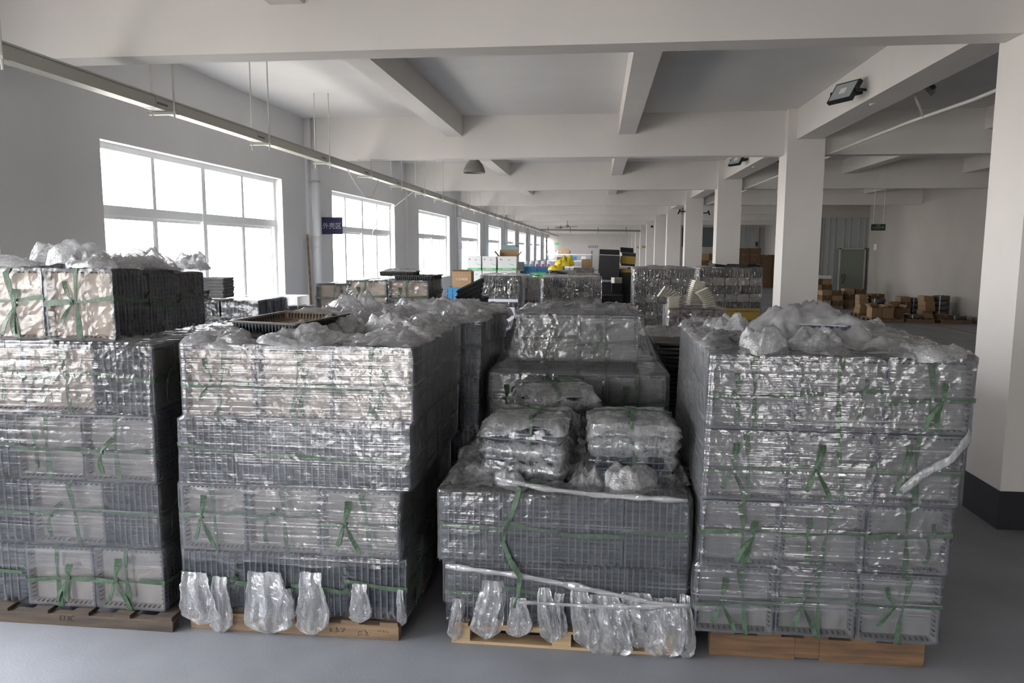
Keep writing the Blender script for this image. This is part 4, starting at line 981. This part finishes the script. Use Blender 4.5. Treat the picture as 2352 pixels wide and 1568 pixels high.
def carton(label, loc, sx, sy, sz, mt='card', rz=0, open_=False, band=None, group=None, tape=True, name='carton', marks=None):
    t = thing(name, label, 'box', loc, (0, 0, R(rz)), group)
    mb = MB()
    if open_:
        w_ = .008; mb.box(-sx/2, sx/2, -sy/2, -sy/2+w_, 0, sz); mb.box(-sx/2, sx/2, sy/2-w_, sy/2, 0, sz); mb.box(-sx/2, -sx/2+w_, -sy/2+w_, sy/2-w_, 0, sz); mb.box(sx/2-w_, sx/2, -sy/2+w_, sy/2-w_, 0, sz); mb.box(-sx/2+w_, sx/2-w_, -sy/2+w_, sy/2-w_, 0, w_)
    else: mb.box(-sx/2, sx/2, -sy/2, sy/2, 0, sz)
    o = mb.build('body', M[mt], t)
    if open_:
        L = min(sx, sy)*.42
        for (p, ax, an, ln) in (((0, sy/2, sz), 'X', 8, sx), ((-sx/2, 0, sz), 'Y', -38, sy), ((sx/2, 0, sz), 'Y', 42, sy)):
            mb = MB()
            if ax == 'X': mb.box(-ln/2, ln/2, -.003, .003, 0, L, M=Matrix.Rotation(R(-an), 4, 'X'))
            else: mb.box(-.003, .003, -ln/2, ln/2, 0, L, M=Matrix.Rotation(R(an), 4, 'Y'))
            q = mb.build('flap', M['card'], t); q.location = p
    elif tape:
        mb = MB(); mb.box(-.028, .028, -sy/2-.0012, sy/2+.0012, sz-.05, sz+.0012); mb.build('tape', M['tape'], t)
    if band:
        mb = MB(); mb.box(-sx/2-.001, sx/2+.001, -sy/2-.0015, sy/2+.001, .012, .055); mb.build('printed_band', M['gband'], t)
        mb = MB()
        for k in range(6): mb.box(-sx*.22+k*sx*.08, -sx*.22+k*sx*.08+sx*.055, -sy/2-.003, -sy/2-.001, .026, .042)
        mb.build('lettering', M['white'], t)
        mb = MB(); mb.box(-sx*.38, -sx*.33, -sy/2-.002, -sy/2, sz*.74, sz*.84); mb.box(-sx*.31, -sx*.25, -sy/2-.002, -sy/2, sz*.73, sz*.78); mb.build('red_mark', M['pred'], t)
        mb = MB(); mb.box(.02, .06, -sy/2-.002, -sy/2, sz*.72, sz*.78); mb.box(.0, .12, -sy/2-.002, -sy/2, sz*.48, sz*.51, M=Matrix.Translation((0, 0, .0)) @ Matrix.Rotation(.3, 4, 'Y')); mb.build('green_sprig', M['gband'], t)
    if marks: text_obj('handwriting', marks[0], marks[1], M['wbox'], t, front_text((0, -sy/2-.002, marks[2])))
    return t
M['tape'] = pbr('packing_tape', (.30, .20, .11), .35)
c = carton('worn brown carton with open flaps, standing in the top blue crate', (-2.38, 13.28, 1.30), .34, .30, .41, open_=False, tape=False, marks=('1 12 MOZ', .05, .27))
for k, (an, yy) in enumerate(((70, -.15), (-80, .15))):
    mb = MB(); mb.box(-.15, .13, -.003, .003, 0, .10, M=Matrix.Rotation(R(an), 4, 'X')); q = mb.build('flap', M['card'], c); q.location = (0, yy, .41)
hx = [(-2.75, .31), (-2.42, .31), (-2.02, .42)]
for ci, (x, wd) in enumerate(hx):
    for r_i in range(6):
        topo = ci == 2 and r_i == 5
        carton('white green-banded carton, %s, %s' % (['bottom', 'second up', 'third up', 'fourth up', 'fifth up', 'top'][r_i] + (' and open' if topo else ''), ['window-side column', 'middle column', 'hall-side column'][ci]), (x + rf.uniform(-.012, .012), 17+rf.uniform(-.01, .01), .325*r_i), wd, .36, .315, 'wbox', rf.uniform(-1.5, 1.5), topo, True, 'white cartons with green bands', tape=False)
# white boxes and panels below the first windows
for k, (x, yv, z0, z1, wd, dp) in enumerate(((-4.05, 9.5, 0, .62, .75, .8), (-4.05, 9.5, .625, 1.25, .75, .8), (-4.0, 9.4, 1.255, 1.49, .42, .4), (-3.6, 9.6, 0, .9, .12, .7), (-3.38, 9.6, 0, .70, .28, .6), (-3.38, 9.6, .705, 1.40, .28, .6))):
    carton('white foam box by the window, %s' % ['bottom of the wide pair', 'upper of the wide pair', 'small one on the wide pair', 'narrow upright one', 'lower of the slim pair', 'upper of the slim pair'][k], (x, yv, z0), wd, dp, z1-z0, 'wbox', rf.uniform(-3, 3), tape=False, group='white foam boxes by the window', name='foam_box')
t = thing('tray_bundle', 'small dark tray bundle wrapped in film among the white foam boxes', 'tray bundle', (-3.70, 9.0, 1.05), (0, 0, 0), None, (.75, .75, .9))
for i in range(6): inst('tray', TRAY['k'], t, (0, i*.05, TH/2))
inst('plastic_bag', BAGS[1], t); inst('strap', SH[0], t); inst('strap', SV[0], t)
carton('white foam block under the small dark bundle', (-3.70, 9.14, 0), .34, .32, 1.05, 'wbox', 0, tape=False, group='white foam boxes by the window', name='foam_box')
# black tray pile on the crates' side
for k in range(6): single_tray('black tray, %s up in the low fanned pile before the blue crates' % ordinal(k+1), (-1.72+.012*k, 10.1, 1.22+.045*k), (-PI/2, R(-7), R(4)), 'k', (1, 1, 1), 'fanned black trays')
carton('dark wrapped load under the fanned black trays', (-1.72, 10.1, 0), .6, .6, 1.16, 'trayb', 0, tape=False, name='wrapped_load')
# ---------------------------------------------------------------- stacks of small tray bundles farther back
M['pap'] = pbr('bundle_beige', (.60, .54, .47), .6, col2=(.38, .345, .31), nscale=12); M['pgr'] = pbr('bundle_grey', (.30, .285, .27), .6, col2=(.18, .175, .17), nscale=9); M['pdk'] = pbr('bundle_dark', (.045, .047, .05), .5); M['prose'] = pbr('bundle_rosy', (.36, .29, .28), .65, col2=(.23, .19, .19), nscale=20); M['yel'] = pbr('yellow_sheet', (.42, .29, .05), .6)
def slat_mesh(seed, mats):
    """one bundle of thin upright trays: a core with wavy fins, as a single folded surface"""
    rr = random.Random(seed); n = 7; lv = []; jit = [rr.uniform(-.25, .25)/n for _ in range(n)]; wid = [rr.uniform(.22, .5) for _ in range(n)]
    for k in range(6):
        z = k/5; P = []; D = []
        for i in range(n):
            x0 = i/n - .5; wv = (.5/n)*nz((i*2.1, z*1.3, seed), 1)*1.1 + jit[i]*(z-.5)
            for (u, d_) in ((.0, .17), (.5-wid[i]/2-.03, .17), (.5-wid[i]/2, 0), (.5+wid[i]/2, 0), (.5+wid[i]/2+.03, .17)):
                P.append((max(-.5, min(.5, x0 + u/n + wv)), -.5 + d_, z)); D.append(d_)
        P += [(.5, .5, z), (-.5, .5, z)]; D += [0, 0]; lv.append(P)
    mb = MB(); mb.loft(lv); m_ = len(D)
    for q in range(len(mb.f)-2):
        j = q % m_
        if D[j] > .1 and D[(j+1) % m_] > .1: mb.m[q] = 1  # shade between fins painted: groove faces take the dark material
    return mb.mesh('slats', mats)
def lump_mesh(seed, mats):
    Rg = []
    for k in range(7):
        v = k/6; f = .90 + .10*math.sin(v*PI); P = []
        for j in range(32):
            a = j/32*2*PI; c_, s_ = math.cos(a), math.sin(a); e_ = .5/max(abs(c_), abs(s_)); p = Vector((c_*e_*f, s_*e_*f, v)); p += Vector(vn(p, 3, seed))*.04; P.append((p.x, p.y, v))
        Rg.append(P)
    mb = MB(); mb.loft(Rg); return mb.mesh('lump', mats)
SL = {k: [slat_mesh(s, [M[k], M['pdk']]) for s in range(4)] for k in ('pap', 'pgr', 'pdk')}; LU = {k: [lump_mesh(s+5, M[k]) for s in range(3)] for k in ('pap', 'pgr', 'pdk', 'prose')}
HI = ['bottom layer', 'second layer', 'third layer', 'fourth layer', 'fifth layer', 'sixth layer', 'seventh layer', 'eighth layer', 'ninth layer', 'tenth layer']
ORD = ['first', 'second', 'third', 'fourth', 'fifth', 'sixth', 'seventh', 'eighth', 'ninth']
def brick_stack(where, group, x0, x1, y0, depth, layers, z=.12, side=0, film=True, seed=0, pal='woodd'):
    rr = random.Random(seed); pallet('pallet under the %s' % where, x0, x1, y0, y0+depth, .115, pal)
    for li, (h, n, kind, mk) in enumerate(layers):
        wd = (x1-x0)/n
        for i in range(n):
            k2 = mk if isinstance(mk, str) else mk[i % len(mk)]
            me = (SL if kind == 'e' else LU)[k2][rr.randrange(3)]
            dpt = .30
            o = inst('tray_packet', me, None, (x0+wd*(i+.5), y0+dpt/2+rr.uniform(-.01, .015), z), (0, 0, R(rr.uniform(-2, 2))), (wd*rr.uniform(.93, 1.0), dpt, h-.006))
            tag(o, '%s tray packet, %s, %s from window side, %s' % ('upright' if kind == 'e' else 'flat', HI[li], ORD[i], where), 'tray packet', group)
        if side:
            m_ = max(1, int((depth-.3)/.34))
            for j in range(m_):
                me = (SL if kind == 'e' else LU)[mk if isinstance(mk, str) else mk[j % len(mk)]][rr.randrange(3)]
                xx = x0+.16 if side < 0 else x1-.16
                o = inst('tray_packet', me, None, (xx, y0+.30+.34*(j+.5), z), (0, 0, (PI/2 if side > 0 else -PI/2)), (.33, .30, h-.006))
                tag(o, '%s tray packet, %s, side row %s, %s' % ('upright' if kind == 'e' else 'flat', HI[li], ORD[j], where), 'tray packet', group)
        z += h
    if film: wrap('clear film around the %s' % where, mat='filmfar', rects=[(z-sum(l[0] for l in layers)*.8, x0, x1, y0, y0+depth), (z+.01, x0, x1, y0, y0+depth)], dz=.05, nx=30, ny=20, seed=seed, lip=.5, lipz=.02)
    return z
LE = [(.175, 6, 'e', 'pap'), (.17, 6, 'f', 'pap')]
zt = brick_stack('tall beige stack', 'beige tray packets', .76, 2.02, 16, 1.1, [(.18, 6, 'e', 'pap'), (.17, 5, 'f', 'pgr'), (.18, 6, 'e', 'pap'), (.17, 5, 'f', ('pgr', 'pap')), (.18, 6, 'e', 'pap'), (.17, 5, 'f', ('pgr', 'pap', 'pgr')), (.18, 6, 'e', 'pap'), (.17, 5, 'f', 'pgr'), (.19, 6, 'e', 'pap')], side=-1, seed=1)
crumple('grey film lying on the tall beige stack', 1.4, 16.5, zt, 1.0, .8, .06, 61)
zt = brick_stack('tallest beige stack', 'beige tray packets in the tallest stack', 2.20, 3.48, 16.5, 1.1, [(.18, 6, 'e', 'pdk'), (.18, 5, 'f', 'pdk'), (.18, 6, 'e', 'pap'), (.17, 5, 'f', 'pap'), (.17, 6, 'e', ('pap', 'pgr')), (.17, 5, 'f', 'pap'), (.18, 6, 'e', ('pgr', 'pap')), (.17, 5, 'f', 'pap'), (.20, 6, 'e', ('pap', 'pap', 'pgr'))], side=-1, seed=2)
for zz, hh in ((.82, .05), (.62, .17)):
    mb = MB(); mb.box(2.5, 3.44, 16.44, 16.485, zz, zz+hh); tag(mb.build('yellow_sheet', M['yel']), '%s of the two yellow sheets across the tallest beige stack' % ('narrow upper one' if hh < .1 else 'wide lower one'), 'sheet')
for k, (dx, rz) in enumerate(((0, 20), (.35, -15), (.6, 5))):
    o = single_tray('black folded tray lying on the tallest beige stack, %s' % ['window-side one', 'middle one', 'column-side one'][k], (2.65+dx, 16.8, zt+.06), (-PI/2+.1, R(6-5*k), R(rz)), 'k', (1.1, .9, .9), 'black trays on the tallest beige stack')
brick_stack('wide mid-hall stack', 'grey tray packets mid hall', -1.10, .08, 15, 1.1, [(.22, 5, 'f', 'pgr'), (.20, 7, 'e', 'pap'), (.20, 5, 'f', ('pap', 'pgr')), (.20, 7, 'e', ('pap', 'pgr')), (.20, 6, 'f', ('pgr', 'pap')), (.20, 7, 'e', ('pgr', 'pap')), (.20, 7, 'e', ('pap', 'pgr', 'pgr'))], seed=3, side=0)
brick_stack('stack behind the mid-hall one', 'tray packets behind mid hall', -.66, .05, 16.8, .7, [(.42, 2, 'f', 'pgr'), (.42, 2, 'f', 'pgr'), (.42, 2, 'f', 'pgr'), (.20, 5, 'e', 'pap')], seed=4, film=False)
brick_stack('narrow stack beside the dark one', 'tray packets in the narrow stack', -1.52, -1.08, 14, .9, [(.32, 2, 'f', 'pgr'), (.22, 2, 'f', 'pdk'), (.22, 2, 'f', 'pgr'), (.28, 2, 'e', ('pdk', 'pap')), (.22, 2, 'f', ('pgr', 'pap')), (.2, 2, 'f', 'pap')], seed=5)
brick_stack('dark grey stack before the white cartons', 'dark grey tray packets', -2.02, -1.33, 13, .9, [(.30, 3, 'f', 'pdk'), (.22, 3, 'f', 'pdk'), (.22, 4, 'f', 'pdk'), (.22, 4, 'f', 'pgr'), (.24, 3, 'f', 'pdk'), (.32, 4, 'e', 'pgr')], seed=6)
for k, (z, x0, x1) in enumerate(((1.22, -2.0, -1.36), (1.08, -1.75, -1.42), (.93, -1.55, -1.36))):
    mb = MB(); mb.box(x0, x1, 12.955, 12.975, z-.08 if k else z-.03, z+.02); tag(mb.build('packing_sheet', M['paper']), 'pale packing sheet on the dark grey stack, %s' % ['top strip', 'hanging middle one', 'small lowest one'][k], 'sheet', 'packing sheets on the dark grey stack')
zt = brick_stack('low rosy stack', 'rosy tray packets', .98, 1.74, 10.5, .8, [(.13, 5, 'f', 'prose')]*9, seed=7, film=True, side=-1)
M['fanw'] = pbr('white_tray_pack', (.62, .59, .50), .6)
FT = MB(); FT.box(-.070, .070, -.075, .075, 0, .017); FT.box(-.088, .088, -.095, .095, .017, .022); FTM = FT.mesh('small_tray', M['fanw'])
for k, (x, yv, lean, rz, n, z0_) in enumerate(((1.06, 10.66, 0, 0, 7, 0), (1.13, 10.75, 62, 0, 10, .02), (1.36, 10.85, -12, 12, 13, .05), (1.55, 10.66, 30, 0, 10, 0))):
    t = thing('white_tray_pack', 'pack of small white trays standing on the rosy stack, %s' % ['low window-side one', 'fanned one', 'tallest one', 'column-side one'][k], 'tray pack', (x, yv, zt+z0_), (0, 0, R(rz)), 'small white tray packs')
    for j in range(n):
        q = inst('small_tray', FTM, t); a = R(lean*j/n); sg = 1 if lean >= 0 else -1
        q.matrix_local = Matrix.Translation((-.09*sg, 0, .003)) @ Matrix.Rotation(-a, 4, 'Y') @ Matrix.Translation((.09*sg, 0, j*.024))
# black net crates and yellow-edged boxes behind
def net_crate(label, loc, sx, sy, sz, rot=(0, 0, 0), band=None, open_=False, group='black net crates'):
    t = thing('net_crate', label, 'crate', loc, rot, group)
    mb = MB(); mb.box(-sx/2, sx/2, -sy/2, sy/2, 0, sz*.96)
    mb.build('body', M['dark'], t); mb = MB(); nx_ = max(3, int(sx/.05)); nz_ = max(3, int(sz/.05))
    for k in range(nx_+1): x = -sx/2+k*sx/nx_; mb.box(x-.004, x+.004, -sy/2-.008, -sy/2, 0, sz)
    for k in range(nz_+1): z = k*sz/nz_; mb.box(-sx/2, sx/2, -sy/2-.006, -sy/2, z-.004, z+.004)
    mb.build('net', M['trayb'], t)
    if band: mb = MB(); mb.box(-sx/2-.01, sx/2+.01, -sy/2-.016, sy/2+.01, band[0], band[1]); mb.build('yellow_band', M['yel'], t)
    if open_: mb = MB(); mb.box(-sx/2, sx/2, -.01, .01, 0, .14, M=Matrix.Rotation(-.6, 4, 'X')); q = mb.build('lid', M['dark'], t); q.location = (0, sy/2, sz)
    return t
net_crate('black net crate, tall lower one in the dark group', (.28, 19, .0), .52, .6, 1.35); net_crate('black net crate leaning on top of the tall one', (.27, 19, 1.36), .5, .5, .62, (0, R(2), 0), open_=True)
net_crate('black box with a yellow rim, below the open one', (.66, 19.2, 0), .52, .5, 1.66, (0, R(-1), 0), (1.54, 1.62)); net_crate('open black box with a yellow band, topmost of the dark group', (.73, 19.2, 1.70), .33, .4, .33, (0, R(4), R(6)), (.05, .24), True)
net_crate('low black wrapped crate in front of the dark group', (.30, 17.6, 0), .56, .5, 1.10, group='low dark crates'); 
t = thing('tray_pack', 'small black tray pack tied with string before the dark group', 'tray pack', (.44, 17.5, 1.11), (0, 0, 0)); 
for j in range(8): inst('tray', TRAY['k'], t, (0, 0, .045+j*.026), (-PI/2, 0, 0), (.58, .9, .6))
t = thing('white_tray_pack', 'small white tray pack on the black one', 'tray pack', (.44, 17.5, 1.335), (0, 0, R(20)))
for j in range(5): mb = MB(); mb.box(-.09, .09, -.1, .1, j*.026, j*.026+.02); mb.box(-.1, .1, -.11, .11, j*.026+.02, j*.026+.024); mb.build('small_tray', M['fanw'], t)
# far clutter on loads around 22-26 m
for k, (x0, x1, yv, h, mt) in enumerate(((-3.3, -2.4, 23.5, 1.42, 'pgr'), (-2.4, -1.6, 24, 1.40, 'cblue'), (-1.6, -.9, 24.5, 1.36, 'pgr'), (-.8, -.1, 25, 1.5, 'pgr'))):
    carton('waist-high load in the far clutter, %s' % ['grey and nearest the window', 'blue', 'grey behind the blue one', 'grey under the carton'][k], ((x0+x1)/2, yv+.5, 0), x1-x0-.02, .9, h, mt, 0, tape=False, name='wrapped_load', group='loads in the far clutter')
for k in range(7): sack('upright white sack with a magenta print, %s from the window' % ORD[k], (-2.35+k*.19, 24.9, 1.42), .17, .2, .30, k, [(-.05, .04, .06, .2, 'pink' if k in (2, 3, 4) else 'pblue')], group='upright printed sacks')
crate('blue crate on the far blue load, window side', (-2.15, 24.3, 1.405), .42, .3, .14, 'cblue', group='crates in the far clutter'); crate('blue crate on the far blue load, hall side', (-1.7, 24.3, 1.405), .42, .3, .14, 'cblue', group='crates in the far clutter')
crate('bright green crate in the far clutter', (-1.75, 22.6, 1.26), .45, .3, .14, 'cgreen', group='crates in the far clutter'); carton('grey load under the green crate', (-1.75, 22.7, 0), .6, .6, 1.25, 'pgr', tape=False, name='wrapped_load')
M['ybag'] = pbr('yellow_bag', (.62, .47, .02), .4); M['bbag'] = pbr('black_bag', (.012, .012, .014), .35); M['lilac'] = pbr('lilac_wrap', (.50, .50, .60), .4)
def blob(name, label, cat, loc, sc, mt, seed, sub=3, rot=(0, 0, 0)):
    me = puff_mesh(seed, M[mt]); o = inst(name, me, None, loc, rot, sc); return tag(o, label, cat)
blob('yellow_bag', 'crumpled bright yellow bag on top of the far clutter', 'bag', (-1.0, 23.3, 1.62), (.30, .2, .34), 'ybag', 3); blob('yellow_bag', 'lower yellow bag slumping beside the crumpled one', 'bag', (-1.25, 23.2, 1.48), (.25, .2, .18), 'ybag', 5)
carton('grey load under the yellow bags', (-1.05, 23.5, 0), .8, .6, 1.44, 'pgr', tape=False, name='wrapped_load')
blob('black_bag', 'black bag lying in front of the yellow bags', 'bag', (-1.15, 22.3, 1.40), (.33, .2, .10), 'bbag', 7); carton('grey load under the black bag', (-1.15, 22.5, 0), .8, .6, 1.38, 'pgr', tape=False, name='wrapped_load')
carton('lilac wrapped pack beside the upright sacks', (-1.28, 24.7, 1.36), .42, .4, .34, 'lilac', tape=False, name='wrapped_pack'); carton('brown carton in the far clutter beside the black crates', (-.35, 25.4, 1.5), .36, .3, .28)
for k, x in enumerate((-3.05, -2.72, -2.45)): loose_pack('grey tray pile on the far grey load, %s' % ORD[k], x, 23.9, 1.43, 5*k, n=7+k, pitch=.028, sx=.7, sy=.7, slabs=(), straps=False, topbag=False, tint='l', seed=20+k, group='grey tray piles in the far clutter')
M['teal'] = pbr('machine_teal', (.20, .34, .36), .5)
mb = MB(); mb.box(-.35, .35, -.4, .4, 0, 2.3); mb.box(.05, .45, -.45, -.4, .9, 2.2); tag(mb.build('machine_cabinet', M['teal']), 'pale teal machine cabinet by the window wall far down the hall', 'machine').location = (-4.2, 36, 0)
# far shelf against the end wall
t = thing('storage_shelf', 'long white-board shelf with blue posts at the far end', 'shelf', (-2.78, 76, 0)); M['postb'] = pbr('post_blue', (.04, .11, .2), .5)
for x in (-2.2, .0, 2.2):
    for yy in (-.3, .3): mb = MB(); mb.box(x-.05, x+.05, yy-.04, yy+.04, 0, 1.98); mb.build('post', M['postb'], t)
for z in (.3, .92, 1.55): mb = MB(); mb.box(-2.25, 2.25, -.35, .35, z, z+.09); mb.build('shelf_board', M['wbox'], t)
for k, (x, s_) in enumerate(((-4.75, .22), (-4.3, .22), (-3.98, .12))): blob('white_bag', 'stuffed white bag on the far shelf, %s' % ['window side', 'middle', 'front'][k], 'bag', (x, 75.95, 1.68), (s_, .22, .36), 'wbox', 11+k)
carton('small brown carton on the far shelf', (-3.65, 76, 1.645), .42, .4, .42); carton('larger brown carton on the far shelf', (-3.12, 76, 1.645), .50, .4, .56)
for k, x in enumerate((-3.8, -3.1, -2.3, -1.4)): carton('dark box on the middle board of the far shelf, %s' % ORD[k], (x, 75.9, 1.012), .45, .4, .3+.04*k, ['dark', 'pgr', 'cblue', 'wbox'][k], tape=False)
# ---------------------------------------------------------------- cartons and coils beside the right-hand wall
GC = 'cartons on pallets by the far wall'
M['coil'] = pbr('coil_grey', (.06, .058, .055), .5, col2=(.16, .15, .14), nscale=14, stretch=(1, 1, 8))
def coil(label, loc, r=.26, h=.15):
    t = thing('cable_coil', label, 'coil', loc, group='coils on the pallets by the wall')
    mb = MB(); mb.lathe([(r*.55, 0), (r, .01), (r*1.02, h*.3), (r, h*.5), (r*1.02, h*.7), (r, h-.01), (r*.55, h), (r*.5, h*.5)], n=24); mb.build('winding', M['coil'], t, smooth=True)
    mb = MB()
    for a in range(3): an = a*2.1; mb.box(r*.5, r*1.03, -.012, .012, -.001, h+.004, M=Matrix.Rotation(an, 4, 'Z'))
    mb.build('tie', M['wbox'], t)
PL = [('A', 8.05, 8.85, 28.3), ('B', 8.95, 9.65, 28.5), ('C', 8.25, 9.2, 24.9), ('D', 8.05, 9.0, 23.2), ('E', 9.35, 10.5, 25.3), ('F', 9.9, 10.85, 24.2), ('G', 9.05, 9.85, 23.2), ('H', 9.95, 10.8, 23.0), ('I', 8.2, 9.0, 30)]
PN = {'A': 'three-high carton block nearest the column', 'B': 'carton block before the grey door', 'C': 'mixed cartons and coils', 'D': 'low cartons in front', 'E': 'middle carton row', 'F': 'coil tower', 'G': 'low coils in front', 'H': 'low coils nearest the wall', 'I': 'back cartons under the white case'}
for n_, x0, x1, yv in PL: pallet('small wooden pallet under the %s' % PN[n_], x0, x1, yv, yv+.8, .12, 'woodm', nboards=5)['group'] = 'pallets by the far wall'
rc = random.Random(9)
def block(n_, x0, x1, yv, rows, cols, h, mts=('card', 'cardd'), z0=.122, skip=0, open_top=False):
    wd = (x1-x0)/cols
    for r_ in range(rows):
        for c_ in range(cols):
            if r_ == rows-1 and c_ < skip: continue
            carton('brown carton, %s row, %s along, %s' % (ORD[r_], ORD[c_], PN[n_]), (x0+wd*(c_+.5)+rc.uniform(-.02, .02), yv+.3+rc.uniform(-.04, .04), z0+h*r_), wd*.96, .5, h-.006, mts[(r_+c_) % len(mts)], rc.uniform(-5, 5), open_top and r_ == rows-1 and c_ % 2 == 0, group=GC)
block('A', 8.08, 8.82, 28.3, 3, 2, .18); block('B', 8.95, 9.65, 28.5, 3, 2, .20, skip=0); block('I', 8.25, 8.95, 30.0, 4, 2, .225)
carton('flat white case on the back cartons', (8.55, 30.2, 1.025), .65, .45, .12, 'wbox', tape=False, name='white_case')
block('C', 8.28, 8.55, 24.9, 4, 1, .145, ('card',)); 
for k in range(3): coil('coil in the mixed pile, %s from the bottom' % ORD[k], (8.86, 25.15, .125+.16*k))
carton('brown carton on the mixed coils', (8.85, 25.2, .61), .4, .4, .12, 'cardd', group=GC)
block('D', 8.1, 9.0, 23.2, 1, 3, .30, ('card', 'card', 'cardd'), open_top=True)
block('E', 9.38, 10.0, 25.3, 3, 2, .17, ('cardd', 'card'), skip=1, open_top=True)
for k in range(3): coil('coil in the middle row, %s from the bottom' % ORD[k], (10.2, 25.6, .125+.16*k), .2)
block('F', 9.95, 10.25, 24.2, 4, 1, .15, ('card',))
for k in range(4): coil('coil in the coil tower, %s from the bottom' % ORD[k], (10.53, 24.5, .125+.155*k), .24)
coil('flat coil low in front', (9.4, 23.55, .125), .3, .1); carton('low flat carton in front of the coil tower', (9.68, 23.5, .125), .3, .4, .13, 'card', group=GC)
coil('flat coil nearest the wall', (10.5, 23.4, .125), .28, .1); carton('flat open carton nearest the wall', (10.12, 23.35, .125), .3, .42, .12, 'cardd', group=GC)
# tall carton walls far behind
GB = 'tall carton wall far behind the columns'
def cwall(where, x0, y, widths, rows, h, mts=('cardd',), top=0, sp=.0):
    x = x0
    for c_, (wd, nr) in enumerate(zip(widths, rows)):
        for r_ in range(nr): carton('dark brown carton, %s row up, %s column, %s' % (ORD[r_] if r_ < 9 else 'tenth', ORD[c_ % 9], where), (x+wd/2, y, h*r_), wd-.02, .6, h-.008, mts[(r_+c_) % len(mts)], 0, group=GB)
        x += wd
cwall('wider of the two carton walls', 7.85, 44, [.62, .62, .62, .62, .6], [6, 6, 5, 5, 5], .37)
cwall('narrower of the two carton walls', 5.75, 44.3, [.55, .55], [5, 5], .38, ('card', 'cardd'))
